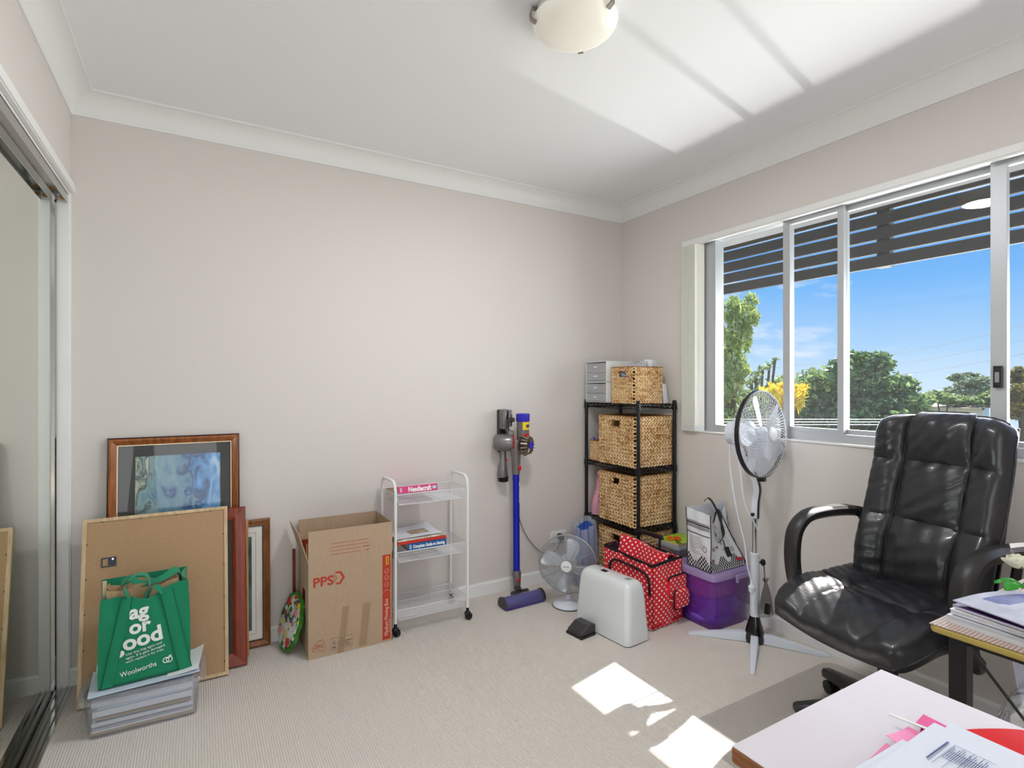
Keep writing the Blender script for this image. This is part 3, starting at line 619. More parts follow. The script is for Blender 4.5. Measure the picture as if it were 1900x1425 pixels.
# ------------------------------------------------------------------ moving box
cb = mat('cardboard', (186, 160, 134), .85, var=.04, vscale=90, bump=.12, bscale=300, stretch=(1, 1, .2))
redp = mat('red_ink', (190, 62, 44), .8); tape = mat('packing_tape', (166, 138, 106), .25, coat=.4); yel = mat('yellow_ink', (232, 168, 24), .7); cbl = mat('ink_grey', (90, 80, 74), .8); wline = mat('pale_ink', (226, 200, 180), .8)
B = thing('moving_box', 'open cardboard moving box with red printed stripe beside the white trolley', 'box', (.419, 2.505, 0), 0)
bw, bd, bh, ft = .380, .262, .425, .140
s = MB(); t = .004
s.box(0, 0, 0, bw, t, bh + ft).box(0, bd - t, 0, bw, bd, bh + ft).box(bw - t, 0, 0, bw, bd, bh).box(t, t, .001, bw - t, bd - t, .006)
s.box(0, t, 0, t, bd - t, .20).box(0, t, .28, t, bd - t, bh).box(0, t, .20, t, .085, .28).box(0, .175, .20, t, bd - t, .28)
s.build('body', cb, B, bevel=.0008)
MB().box(0, .002, 0, t, bd - .010, .148).build('flap', cb, B, loc=(0, 0, bh), rot=(0, math.radians(-17), 0))
MB().prism_x([(.003, 0), (bd - .004, 0), (bd - .012, .137), (.003, .140)], 0, t).build('flap', cb, B, loc=(bw - t, 0, bh))
YP = -.0006
text('PPS', .058, redp, B, (.018, YP, .318), bold=.0012, ext=.0003, sx=1.05, name='printing')
ch = MB()
for x0, k in ((.106, 1.0),):
    ch.prism_y([(x0 + .012, .372), (x0 + .034, .372), (x0 + .052, .343), (x0 + .034, .314), (x0 + .012, .314), (x0 + .015, .322), (x0 + .029, .322), (x0 + .041, .343), (x0 + .029, .364), (x0 + .009, .364)], YP - .0003, YP + .0006)
for q in (0, .009):
    ch.tube([(.101 + q, YP, .362), (.115 + q, YP, .343), (.101 + q, YP, .322)], .0009, 4)
ch.build('emblem', redp, B)
ln = MB()
for i in range(4): ln.box(.095 if i < 2 else .095, YP - .0002, .500 - .0165 * i, .265 if i < 2 else .232, YP + .0006, .5013 - .0165 * i)
ln.build('label_lines', redp, B)
text('SUBURB', .008, redp, B, (.268, YP, .4655), align='RIGHT', name='printing'); text('SIZE', .008, redp, B, (.268, YP, .449), align='RIGHT', name='printing')
st = MB().box(.332, YP - .0002, .012, .371, YP + .0006, .412).build('stripe', redp, B)
YS = YP - .0005
MB().prism_y([(x, z) for x, z in rrect(.347, .365, .362, .405, .006)], YS - .0002, YS + .0004).build('yellow_tab', yel, B)
text('MEDIUM', .0075, cbl, B, (.3575, YS - .0006, .371), rot=(PI / 2, -PI / 2, 0), name='printing', bold=.0002)
text('Medium Moving Box', .0255, wline, B, (.3645 - .006, YS, .030), rot=(PI / 2, -PI / 2, 0), name='printing', sx=.82)
text('FOR YOUR HOME & OFFICE', .0065, wline, B, (.3675, YS, .042), rot=(PI / 2, -PI / 2, 0), name='printing', sx=.8)
ic = MB()
for zc in (.335, .303, .271):
    ic.tube([(.3515 + .0105 * math.cos(a), YS, zc + .0105 * math.sin(a)) for a in np.linspace(0, 2 * PI, 22)[:-1]], .0006, 4, closed=True)
    ic.tube([(.346, YS, zc + .002), (.3515, YS, zc - .005), (.357, YS, zc + .004)], .0006, 4)
ic.tube([(.332, YS, .236), (.3515, YS, .248), (.371, YS, .236)], .0006, 4)
ic.build('icons', wline, B)
au = [(.016, .046), (.024, .060), (.034, .067), (.040, .078), (.047, .074), (.053, .079), (.055, .070), (.061, .082), (.065, .070), (.071, .058), (.072, .046), (.066, .034), (.056, .030), (.048, .038), (.034, .036), (.022, .030)]
MB().tube([(x, YP, z) for x, z in au], .0007, 4, closed=True).tube([(.060, YP, .024), (.064, YP, .022)], .001, 4).build('map_outline', redp, B)
text('MADE IN', .008, redp, B, (.029, YP, .054), name='printing'); text('AUSTRALIA', .008, redp, B, (.024, YP, .045), name='printing')
fs = MB(); frame_ring(fs.at((.094, YP, .022)), .096, .052, .0007, -.0003, .0004); fs.at().tube([(.103, YP, .050), (.112, YP, .063), (.121, YP, .050), (.103, YP, .050)], .0009, 4).cyl((.112, YP, .050), (.112, YP, .042), .0009, n=4)
fs.build('certificate_outline', cbl, B)
text('FSC', .011, cbl, B, (.102, YP, .029), name='printing', bold=.0002); text('MIX', .009, cbl, B, (.142, YP, .062), name='printing', bold=.0002)
for i, q in enumerate(('From responsible', 'sources, board', 'FSC C000000')): text(q if i < 2 else 'supports forests', .0082, cbl, B, (.128, YP, .051 - .010 * i), name='printing')
tp = MB()
tp.grid(lambda u, v: (.125 + .028 * u + .012 * v - .02 * v * v * 0 + .012 * v, YP - .0004, .002 + .205 * v), 2, 4, .0006, (0, 1, 0))
tp.grid(lambda u, v: (.222 + .034 * u + .020 * v, YP - .0004, .010 + .195 * v), 2, 4, .0006, (0, 1, 0)); tp.build('tape_strip', tape, B)
# things in and around it
p = thing('framed_picture', 'red brown wooden frame standing inside the cardboard moving box', 'framed picture', (.426, 2.725, .008), rot=(math.radians(-3), 0, 0))
fm = MB(); frame_ring(fm, .33, .465, .022, -.016, 0); fm.build('frame', mahog, p); MB().box(.02, -.010, .02, .31, -.006, .445).build('mount', mat('tan_mount', (150, 110, 60), .8), p)
fm = MB(); frame_ring(fm, .33, .465, .003, 0, 0, inset=.022, prof=[(0, -.004), (0, -.0155), (.003, -.0155), (.003, -.004)]); fm.build('fillet', gold, p)
tag(MB().at((.391, 2.745, .002), (math.radians(-3), 0, 0)).box(0, 0, 0, .013, .012, .425).build('wooden_board', mahog), 'narrow red wooden board leaning on the wall left of the moving box', 'board')
pl = thing('decorative_plaque', 'colourful oval floral plaque leaning against the left side of the moving box', 'plaque', (.333, 2.640, .004), rot=(0, math.radians(12), math.radians(-104)))
def plq(mb, k, y0, y1, a=.098, b=.128):
    n = 48; ring = [((a * k + .004 * math.sin(9 * q)) * math.cos(q), (b * k + .004 * math.sin(9 * q)) * math.sin(q) + b + .004) for q in np.linspace(0, 2 * PI, n + 1)[:-1]]
    return mb.prism_y(ring, y0, y1)
pl.rotation_euler = Euler((math.radians(-15), 0, math.radians(-76)))
plq(MB(), 1, -.004, .010).build('rim', mat('leaf_green_glaze', (62, 130, 40), .3, var=.3, vscale=40), pl)
mz = mat('mosaic_glaze', (190, 205, 195), .25); nt, bs = nodes(mz)
t_ = nt.nodes.new('ShaderNodeTexCoord'); vo = nt.nodes.new('ShaderNodeTexVoronoi'); vo.inputs['Scale'].default_value = 48; r = nt.nodes.new('ShaderNodeValToRGB'); sc_ = nt.nodes.new('ShaderNodeSeparateColor')
nt.links.new(t_.outputs['Object'], vo.inputs['Vector']); nt.links.new(vo.outputs['Color'], sc_.inputs[0]); nt.links.new(sc_.outputs[0], r.inputs[0]); nt.links.new(r.outputs[0], bs.inputs['Base Color'])
r.color_ramp.interpolation = 'CONSTANT'; e = r.color_ramp.elements; e[0].color = srgb(222, 226, 216); e[1].position = .35; e[1].color = srgb(172, 186, 180)
for q, c in ((.52, (226, 190, 186)), (.62, (66, 120, 60)), (.72, (200, 60, 44)), (.8, (216, 206, 60)), (.88, (50, 80, 120))): k = e.new(q); k.color = srgb(*c)
plq(MB(), .88, -.010, -.004).build('painted_face', mz, pl)
for q in range(4):
    fl_ = MB(); a = q * 2 * PI / 4 + .6; c = (.07 * math.cos(a), .132 + .095 * math.sin(a))
    for j in range(5): fl_.sphere((c[0] + .011 * math.cos(j * 1.257), -.012, c[1] + .011 * math.sin(j * 1.257)), .009, 8, 5, (1, .5, 1))
    fl_.build('flower', mat('red_glaze', (196, 48, 40), .3) if q % 2 else mat('rose_glaze', (220, 150, 150), .3), pl, smooth=True)

# ------------------------------------------------------------------ white wire trolley
wm = mat('white_enamel', (238, 238, 238), .35); wires = mat('white_wire', (226, 226, 228), .45)
T = thing('wire_trolley', 'white wire trolley on black castors between moving box and vacuum', 'trolley', (.822, 2.530, 0), 0)
tw, td = .384, .215
for x in (0, tw):
    arch = [(x, 0, .058), (x, 0, .690)] + [(x, .045 - .045 * math.cos(a), .690 + .055 * math.sin(a)) for a in np.linspace(.15, PI / 2, 7)] + [(x, td - .045 + .045 * math.sin(a), .690 + .055 * math.cos(a)) for a in np.linspace(0, PI / 2 - .15, 7)] + [(x, td, .690), (x, td, .058)]
    MB().tube(arch, .0075, 10).build('side_frame', wm, T, smooth=True)
for k, z1 in enumerate((.121, .402, .682)):
    b_ = MB(); z0 = z1 - .052; i = .022
    top = [(.004, .004, z1), (tw - .004, .004, z1), (tw - .004, td - .004, z1), (.004, td - .004, z1)]
    bot = [(i, i * .6, z0), (tw - i, i * .6, z0), (tw - i, td - i * .6, z0), (i, td - i * .6, z0)]
    b_.tube(top, .0024, 6, closed=True).tube(bot, .0018, 6, closed=True)
    for j in range(1, 26):
        y = i * .6 + (td - 1.2 * i) * j / 26; b_.tube([(i, y, z0), (tw - i, y, z0)], .0008, 4)
    for j in range(1, 8):
        f_ = j / 8; q = [tuple(Vector(bot[n]).lerp(Vector(top[n]), f_)) for n in range(4)]; b_.tube(q, .0007 if j % 3 else .0012, 4, closed=True)
    for n in range(4):
        b_.tube([bot[n], top[n]], .0018, 6)
    for f_ in (.33, .66):
        b_.tube([(i + (tw - 2 * i) * f_, i * .6, z0), (i + (tw - 2 * i) * f_, td - i * .6, z0)], .0018, 6)
    b_.build('basket', wires, T)
for x in (0, tw):
    for y in (0, td):
        c = MB().cyl((x, y, .045), (x, y, .064), .008).build('caster', blackm, T)
        w_ = MB(); w_.at((x + .006, y, .0185), (0, PI / 2, math.radians(25))); w_.lathe([(.010, -.012), (.0175, -.010), (.0185, 0), (.0175, .010), (.010, .012)], 18); w_.at((x, y, .034)).sphere((0, 0, 0), .017, 12, 8, (1, 1, .8))
        w_.build('wheel', mat('black_rubber', (26, 26, 28), .5), c, smooth=True)
pages = mat('page_edges', (206, 190, 168), .9, var=.06, vscale=200)
def book(label, x, y, z, w, d, h, cover, rz=0, spine=None, sm=None, size=.02, grp=None, mark=True, name='book', t=.002, bold=.0006, sx=1, lean=0):
    b = thing(name, label, 'book' if name == 'book' else 'magazine', (x, y, z), rot=(0, lean, rz), group=grp)
    c = MB().box(0, 0, 0, w, d, t).box(0, 0, h - t, w, d, h).box(0, 0, t, w, t, h - t)
    c.build('cover', cover, b, bevel=.0006)
    MB().box(.003, t, t, w - .003, d - .003, h - t).build('pages', pages, b)
    if spine: text(spine, size, sm, b, (w * .54, -.0006, h * .5 - size * .34), align='CENTER', bold=bold, name='spine_title', sx=sx)
    if mark:
        MB().box(.010, -.0006, h * .18, .0125, 0, h * .82).box(.0155, -.0006, h * .18, .018, 0, h * .82).build('spine_mark', sm or wh, b)
    return b
pink = mat('magenta_cover', (214, 70, 130), .4); blue = mat('blue_cover', (24, 92, 158), .4); redc = mat('red_cover', (206, 52, 34), .45)
nb = book('thick magenta craft book lying in the top basket of the trolley', .838, 2.533, .6855, .205, .205, .034, pink, math.radians(1), 'Needlecraft', wh, .034, sx=.74, bold=.0011)
nb.rotation_euler = (math.radians(-11), 0, math.radians(1)); nb.location = (.838, 2.533, .687)
MB().box(.178, -.0007, .010, .197, 0, .024).build('spine_sticker', mat('pale_aqua', (180, 220, 226), .5), nb)
book('blue sewing guide book at the bottom of the middle basket stack', .885, 2.534, .4055, .205, .20, .031, blue, 0, 'Complete Guide to Sewing', wh, .0205, grp=None, sx=.74, bold=.0009)
book('thin red book on top of the blue sewing guide', .836, 2.536, .4375, .255, .20, .012, redc, math.radians(.5), None, wh, mark=False, t=.0012)
book('folded patterned magazine on top of the thin red book', .836, 2.540, .4505, .25, .19, .009, mat('pattern_cover', (214, 208, 190), .5, var=.35, vscale=45), math.radians(2), None, None, mark=False, name='magazine', t=.0012)
mg = thing('magazine', 'white glossy magazine curling at its corner, topmost in the middle basket', 'magazine', (.832, 2.540, .461), math.radians(3))
MB().grid(lambda u, v: (.24 * u, .19 * v, .004 + .014 * (u * v) ** 3), 14, 10, .003, (0, 0, 1)).build('cover', mat('glossy_page', (226, 230, 240), .3, var=.12, vscale=16), mg, smooth=True)
MB().grid(lambda u, v: (.09 + .10 * u, .04 + .07 * v, .0078 + .014 * ((.09 + .10 * u) / .24 * (.04 + .07 * v) / .19) ** 3), 6, 4, .0006, (0, 0, 1)).build('photo', mat('sepia_photo', (176, 156, 132), .4, var=.4, vscale=40), mg)

# ------------------------------------------------------------------ cordless vacuum on its wall dock
gpl = mat('nickel_plastic', (128, 124, 124), .3, .55); dpl = mat('dark_plastic', (58, 54, 56), .3); bluem = mat('anodised_blue', (34, 44, 190), .28, .5); bpl = mat('blue_plastic', (52, 48, 188), .25); redb = mat('red_button', (206, 22, 26), .25)
DK = thing('vacuum_dock', 'dark grey wall dock holding the cordless vacuum', 'wall dock', (1.545, YB, 0))
MB().rbox(-.030, -.030, .82, .030, 0, 1.073, .012).build('back_plate', dpl, DK, bevel=.002)
MB().rbox(-.028, -.085, .960, -.004, -.028, 1.072, .008).rbox(.008, -.085, .975, .032, -.028, 1.072, .008).build('cradle', gpl, DK, smooth=True)
V = thing('cordless_vacuum', 'cordless stick vacuum with blue tube hanging from its wall dock', 'vacuum cleaner', (1.578, 2.665, 0))
# local x right, y to wall, z up
MB().tube([(0, 0, .715), (-.004, -.012, .150)], .0195, 20).build('wand', bluem, V, smooth=True)
text('dyson  |  motorhead origin', .011, wh, V, (.008, -.0206, .66), rot=(PI / 2, PI / 2, 0), name='lettering')
MB().tube([(-.002, 0, .905), (-.006, 0, .850), (0, 0, .800), (0, 0, .722), (0, 0, .705)], [.036, .034, .027, .0235, .0235], 18).build('nozzle_duct', gpl, V, smooth=True)
MB().sphere((.010, -.024, .742), .011, 12, 8, (1, .5, 1.5)).build('release_button', redb, V, smooth=True)
mt = MB(); mt.at((-.045, .030, .885), (PI / 2, 0, math.radians(58))).lathe([(.030, -.075), (.044, -.066), (.050, -.035), (.051, .02), (.046, .036), (.03, .042)], 28)
mt.build('motor_housing', gpl, V, smooth=True)
MB().at((-.012, .008, .885), (PI / 2, 0, math.radians(58))).lathe([(.046, -.003), (.050, 0), (.046, .003)], 28).build('red_band', redb, V, smooth=True)
cy = MB()
for k in range(15):
    a = 2 * PI * k / 15; c = Vector((.046, -.030, .872)); u = Vector((.85, .53, 0)); wv = Vector((0, 0, 1)); n_ = Vector((.53, -.85, 0)).normalized()
    rad = u * math.cos(a) + wv * math.sin(a)
    cy.tube([tuple(c + rad * .020 + n_ * .030), tuple(c + rad * .042 + n_ * .026), tuple(c + rad * .054 - n_ * .002), tuple(c + rad * .044 - n_ * .030)], [.005, .0095, .0098, .006], 8)
cy.build('cyclones', mat('smoked_metal', (134, 126, 112), .2, .9), V, smooth=True)
MB().at((.046, -.030, .872), (PI / 2, 0, math.radians(32))).lathe([(.040, -.030), (.044, 0), (.030, .022), (.02, .028)], 24).build('cyclone_core', dpl, V, smooth=True)
MB().at((.046, -.030, .872), (PI / 2, 0, math.radians(32))).lathe([(.020, .024), (.023, .036), (.018, .041), (.013, .035), (.006, .035)], 20).build('filter_cap', bpl, V, smooth=True)
MB().at((.040, -.010, 0)).lathe([(.034, .905), (.036, .915), (.036, 1.006)], 26).build('dust_bin', mat('grey_bin', (122, 118, 118), .2, .3), V, smooth=True)
MB().at((.040, -.010, 0)).lathe([(.037, 1.006), (.0395, 1.010), (.0395, 1.048), (.036, 1.052), (.01, 1.050)], 28).build('bin_lid', bpl, V, smooth=True)
lb = MB()
def arcpanel(mb, c, r0, r1, z0, z1, a0, a1, n=10):
    ps = [(r1, a) for a in np.linspace(a0, a1, n)] + [(r0, a) for a in np.linspace(a1, a0, n)]
    return mb.prism([(c[0] + q * math.cos(math.radians(a)), c[1] + q * math.sin(math.radians(a))) for q, a in ps], z0, z1)
arcpanel(MB(), (.040, -.010), .035, .0368, .960, 1.004, 238, 330).build('yellow_label', mat('yellow_label', (238, 208, 20), .5), V)
arcpanel(MB(), (.040, -.010), .036, .0375, .972, .990, 268, 312).build('label_mark', dpl, V)
arcpanel(MB(), (.040, -.010), .035, .0370, .915, .937, 240, 325).build('red_catch', redb, V)
hd = MB().tube(spline([(-.030, .020, .925), (-.035, .045, .965), (-.028, .050, 1.01), (.0, .020, 1.015)], 5), .013, 10); hd.build('grip', dpl, V, smooth=True)
MB().rbox(-.045, .0, .905, -.010, .035, .955, .012).build('battery', gpl, V, smooth=True)
# floor head
el = MB().tube([(-.004, -.012, .155), (-.004, -.014, .135), (-.002, -.016, .070)], [.024, .026, .020], 16); el.build('wand_collar', gpl, V, smooth=True)
MB().sphere((-.004, -.037, .105), .009, 10, 8, (1, .5, 1.4)).build('release_button', redb, V, smooth=True)
MB().tube([(-.004, -.016, .072), (-.002, -.020, .052), (-.010, -.050, .040)], [.017, .022, .024], 12).tube([(-.05, -.045, .032), (.05, -.045, .032)], .022, 12).build('neck_joint', dpl, V, smooth=True)
HX0, HX1 = -.150, .098
hm = seethrough('clear_cover', (160, 160, 205), .3, .05, .2)
def dsec(r, dz): return [(-.105 + r * math.cos(a), .012 + dz + r * 1.0 * math.sin(a)) for a in np.linspace(0, PI, 12)] + [(-.105 - r, .010), (-.105 + r, .010)]
MB().at((0, 0, 0), (0, 0, math.radians(1.5))).prism_x(dsec(.040, .008), HX0, HX1).build('head_cover', hm, V, smooth=True)
MB().at((0, 0, 0), (0, 0, math.radians(1.5))).tube([(HX0 + .004, -.105, .030), (HX1 - .004, -.105, .030)], .027, 18).build('brush_roll', mat('purple_roll', (70, 62, 158), .5), V, smooth=True)
hb = MB().at((0, 0, 0), (0, 0, math.radians(1.5))).rbox(HX0 - .006, -.150, .002, HX1 + .006, -.060, .015, .012)
hb.build('head_base', mat('violet_plastic', (66, 52, 130), .3), V)
for x in (HX0 - .008, HX1 - .002): MB().at((0, 0, 0), (0, 0, math.radians(1.5))).prism_x(dsec(.043, .008), x, x + .010).build('end_cap', dpl, V, smooth=True)
# spare tool clipped below the dock
tl = thing('dusting_brush', 'small grey brush tool with black bristles clipped under the vacuum dock', 'brush tool', (1.533, 2.735, .655))
MB().tube([(0, 0, .195), (0, 0, .120), (0, 0, .105), (-.004, 0, .085), (-.004, 0, .040), (0, 0, .028)], [.019, .018, .022, .027, .032, .030], 16).build('tool_body', gpl, tl, smooth=True)
MB().lathe([(.026, .0), (.030, .004), (.031, .030)], 16).build('bristles', mat('bristle_black', (18, 16, 16), .9), tl)
MB().sphere((.010, -.017, .125), .007, 10, 6).build('button', redb, tl, smooth=True)
cord = spline([(1.615, 2.768, .665), (1.630, 2.770, .60), (1.655, 2.772, .45), (1.71, 2.772, .31), (1.80, 2.772, .205), (1.88, 2.765, .17), (1.93, 2.755, .20), (1.955, 2.745, .258)], 6)
tag(MB().tube(cord, .0022, 6).build('charging_cord', mat('black_cable', (40, 36, 34), .5)), 'thin black charging cord running from the vacuum dock to the outlet', 'cord')
pg = thing('power_plug', 'black charger plug in the wall outlet behind the desk fan', 'plug', (1.960, YB - .012, .268))
MB().tube([(0, 0, 0), (-.004, -.030, .0), (-.010, -.045, -.004), (-.014, -.055, -.012)], [.019, .019, .015, .006], 12).build('plug_body', mat('black_plastic', (28, 28, 30), .35), pg, smooth=True)

# ------------------------------------------------------------------ fans
silv = mat('silver_wire', (176, 178, 182), .3, .7); silb = mat('pale_fan_blade', (214, 220, 228), .35); fwh = mat('fan_white', (222, 228, 238), .35)
def cage(mb, R, depth, nrad, wire, nring=0, hub=.03, n=6, spiral=0):
    for k in range(nrad):
        a = 2 * PI * k / nrad; ps = []
        for j in range(n + 1):
            t = j / n; rr = hub + (R - hub) * math.sin(t * PI / 2) ; zz = depth * math.cos(t * PI / 2); b = a + spiral * t
            ps.append((rr * math.cos(b), rr * math.sin(b), zz))
        mb.tube(ps, wire, 4, cap=False)
    for k in range(nring):
        t = (k + .5) / nring; rr = hub + (R - hub) * t; zz = depth * math.sqrt(max(0, 1 - t * t)) * 1.0
        mb.tube([(rr * math.cos(a), rr * math.sin(a), zz) for a in np.linspace(0, 2 * PI, 49)[:-1]], wire, 4, closed=True)
    return mb
def blade(mb, r0, r1, wid, a, twist=.5, off=0, lean=.35, dz=0):
    def f(u, v):
        rr = r0 + (r1 - r0) * v; w_ = wid * (.35 + .65 * math.sin(min(1, v * 1.25) * PI / 2)) * (1 if v < .75 else math.sqrt(max(0, 1 - ((v - .75) / .27) ** 2)) * .55 + .45)
        x = (u - .5) * w_ + lean * wid * v; z = dz + (u - .5) * w_ * twist
        return (rr * math.cos(a) - x * math.sin(a), rr * math.sin(a) + x * math.cos(a), z)
    return mb.grid(f, 8, 10, .0015, (0, 0, 1))
FN = thing('desk_fan', 'round metal desk fan on the floor between vacuum and sewing machine cover', 'fan', (1.768, 2.418, 0))
MB().lathe([(.085, 0), (.088, .004), (.085, .012), (.072, .022), (.045, .030), (.022, .040), (.016, .055), (.014, .11), (.018, .13)], 36).build('base', fwh, FN, smooth=True)
MB().lathe([(.088, 0), (.0905, .002), (.088, .005)], 36).build('base_ring', blackm, FN)
fd = Vector((-.68, -.72, .06)).normalized(); q = fd.to_track_quat('Z', 'Y').to_euler(); hc = (-.03, -.032, .238)
MB().at(hc, q).lathe([(.030, -.085), (.045, -.075), (.050, -.03), (.046, -.012), (.03, -.008)], 24).build('motor', fwh, FN, smooth=True)
MB().cyl((0, 0, .11), (-.005, -.005, .20), .016).build('neck', fwh, FN)
b_ = MB().at(hc, q)
for k in range(4): blade(b_, .028, .135, .078, k * PI / 2 + 1.1, .35, dz=.012)
b_.build('blades', silb, FN, smooth=True)
c_ = MB().at(hc, q); c_.tube([(.158 * math.cos(a), .158 * math.sin(a), 0) for a in np.linspace(0, 2 * PI, 61)[:-1]], .0042, 8, closed=True)
c_.build('cage_rim', silv, FN, smooth=True)
c_ = MB().at(hc, q)
for k in range(15):
    t = (k + 1) / 16; rr = .028 + .130 * t; zz = .042 * math.cos(t * PI / 2) ** .7
    c_.tube([(rr * math.cos(a), rr * math.sin(a), zz) for a in np.linspace(0, 2 * PI, 49)[:-1]], .0014, 4, closed=True)
cage(c_, .158, .042, 12, .0015); c_.build('front_grille', silv, FN)
c_ = MB().at(hc, q)
for k in range(10):
    t = (k + 1) / 11; rr = .04 + .118 * t; zz = -.050 * math.cos(t * PI / 2) ** .7
    c_.tube([(rr * math.cos(a), rr * math.sin(a), zz) for a in np.linspace(0, 2 * PI, 41)[:-1]], .0009, 4, closed=True)
c_.build('rear_grille', silv, FN)
bd_ = MB().at(hc, q).lathe([(.028, .036), (.030, .042), (.028, .049), (.015, .051)], 28).build('badge', mat('badge_white', (232, 234, 236), .4), FN, smooth=True)
bo = text('DAICHI', .0095, mat('ink_grey', (90, 80, 74), .8), FN, (0, 0, 0), align='CENTER', name='badge_lettering')
bo.matrix_parent_inverse = Matrix.Identity(4); up_ = Vector((0, 0, 1)); xz = up_.cross(fd).normalized(); yz = fd.cross(xz)
Mx = Matrix((xz, yz, fd)).transposed().to_4x4(); Mx.translation = Vector(hc) + fd * .0515 - yz * .003; bo.matrix_basis = Mx

PF = thing('pedestal_fan', 'tall white pedestal fan with cross feet beside the office chair', 'fan', (2.28, 1.63, 0))
for dx, dy in ((-.21, .215), (.155, -.266), (-.275, -.186), (.165, .125)):
    L = math.hypot(dx, dy); u = Vector((dx, dy, 0)) / L; n_ = Vector((-u.y, u.x, 0)); rings = []
    for t, wv, z0, z1 in ((.0, .019, .002, .044), (.25, .019, .002, .042), (.6, .016, .001, .030), (.97, .011, 0, .012), (1, .009, 0, .008)):
        c = u * L * t; rings.append([tuple(c + n_ * wv + Vector((0, 0, z0))), tuple(c + n_ * wv * .8 + Vector((0, 0, z1))), tuple(c - n_ * wv * .8 + Vector((0, 0, z1))), tuple(c - n_ * wv + Vector((0, 0, z0)))])
    MB().loft(rings).build('foot', fwh, PF, bevel=.002)
MB().lathe([(.044, .004), (.046, .02), (.040, .055), (.026, .105), (.022, .122)], 28).build('base_hub', mat('gloss_black', (14, 14, 16), .12, coat=.5), PF, smooth=True)
MB().lathe([(.0205, .10), (.0205, .418), (.017, .420)], 20).build('lower_tube', fwh, PF, smooth=True)
MB().lathe([(.0115, .41), (.0115, .61)], 16).build('chrome_pole', mat('chrome', (205, 205, 205), .08, 1), PF, smooth=True)
kn = MB().at((.0, 0, .376), (0, PI / 2, math.radians(-38))).lathe([(.006, .015), (.006, .030), (.015, .031), (.016, .040), (.012, .046)], 16).build('height_knob', blackm, PF, smooth=True)
fdv = Vector((.10, -.993, .03)).normalized()
nk = spline([(0, 0, .585), (.002, -.002, .66), (.004, -.008, .73), (-.004, .012, .80), (-.008, .045, .86), (-.006, .075, .93)], 6)
MB().ribbon(nk, .034, .026, side=[(.905, .40, 0)] * len(nk)).build('neck', fwh, PF, smooth=True, bevel=.004)
nk2 = [tuple(Vector(p_) + Vector((.4, -.905, 0)) * .0165) for p_ in nk]
MB().ribbon(nk2, .024, .008, side=[(.905, .40, 0)] * len(nk)).build('neck_trim', mat('gloss_black', (14, 14, 16), .12, coat=.5), PF, smooth=True)
MB().cyl((.0, .0, .608), (-.030, -.012, .608), .004).sphere((-.034, -.013, .608), .009, 10, 6).build('cord_hook', blackm, PF)
q = fdv.to_track_quat('Z', 'Y').to_euler(); hc = Vector((.008, -.030, .985))
MB().at(hc, q).lathe([(.040, -.165), (.058, -.155), (.064, -.10), (.058, -.055), (.035, -.045), (.012, -.02), (.012, .02)], 26).build('motor_housing', fwh, PF, smooth=True)
MB().at(hc, q).cyl((0, .064, -.12), (0, .078, -.12), .006).build('swing_knob', blackm, PF)
b_ = MB().at(hc, q)
for k in range(5): blade(b_, .030, .180, .105, k * 2 * PI / 5 + .4, .35, dz=0)
b_.lathe([(.034, -.018), (.036, .012), (.02, .024)], 24); b_.build('blades', seethrough('frosted_blade', (236, 240, 248), .72, .15, .14), PF, smooth=True)
c_ = MB().at(hc, q)
def ringband(mb, R, z0, z1, t=.004): return mb.loft([[(r_ * math.cos(a), r_ * math.sin(a), z) for a in np.linspace(0, 2 * PI, 61)[:-1]] for r_, z in ((R, z0), (R, z1), (R - t, z1), (R - t, z0), (R, z0))], cap=False)
ringband(c_, .206, -.012, .008, .006); c_.at(hc, q).box(-.012, -.222, -.014, .012, -.203, .010); c_.build('cage_band', mat('black_plastic', (28, 28, 30), .35), PF, smooth=True)
wc = mat('white_cage_wire', (214, 216, 220), .35)
c_ = MB().at(hc, q); cage(c_, .204, .052, 54, .0010, 0, .03, 6, .85); cage(c_, .204, .052, 54, .0010, 0, .03, 6, -.85)
c_.lathe([(.030, .050), (.034, .054), (.028, .060), (.012, .061)], 24); c_.build('front_cage', wc, PF)
c_ = MB().at(hc, q); cage(c_, .204, -.070, 48, .0009, 0, .05, 6, .5); cage(c_, .204, -.070, 24, .0009, 0, .05, 6, -.5); c_.build('rear_cage', wc, PF)
cd = spline([(-.045, .105, .93), (-.052, .095, .80), (-.052, .06, .62), (-.050, .02, .48), (-.075, -.015, .38), (-.070, -.035, .300)], 6)
ct = MB().tube(cd, .0032, 8)
ct.tube(spline([(-.045, .09, .93), (-.030, .06, .82), (-.036, .03, .66), (-.015, -.01, .565), (.004, -.016, .53), (.006, -.008, .60)], 6), .0030, 8)
ct.build('power_cord', fwh, PF, smooth=True)
MB().tube([(-.070, -.035, .312), (-.070, -.036, .295), (-.070, -.036, .285), (-.070, -.037, .262)], [.004, .007, .017, .015], 12).cyl((-.074, -.037, .262), (-.075, -.037, .246), .0022).cyl((-.064, -.037, .262), (-.063, -.037, .246), .0022).build('plug', fwh, PF, smooth=True)
ob = thing('organza_pouch', 'sheer black drawstring pouch hanging from the pedestal fan knob', 'pouch', (2.305, 1.600, .125))
MB().tube([(.0, -.0, .260), (.002, -.006, .20), (0, -.006, .155)], .0012, 5).tube([(.0, 0, .25), (-.005, -.006, .2), (0, -.006, .155)], .0012, 5).build('drawstring', blackm, ob)
sheer = seethrough('black_organza', (40, 36, 40), .30, .4, .04)
MB().grid(lambda u, v: ((.010 + .036 * math.sin(min(1, v * 1.1) * PI * .56)) * math.cos(2 * PI * u) * (1 + .12 * math.sin(8 * PI * u)), -.012 + (.006 + .016 * v) * math.sin(2 * PI * u), .160 - .150 * v), 28, 10).build('pouch_cloth', sheer, ob, smooth=True)
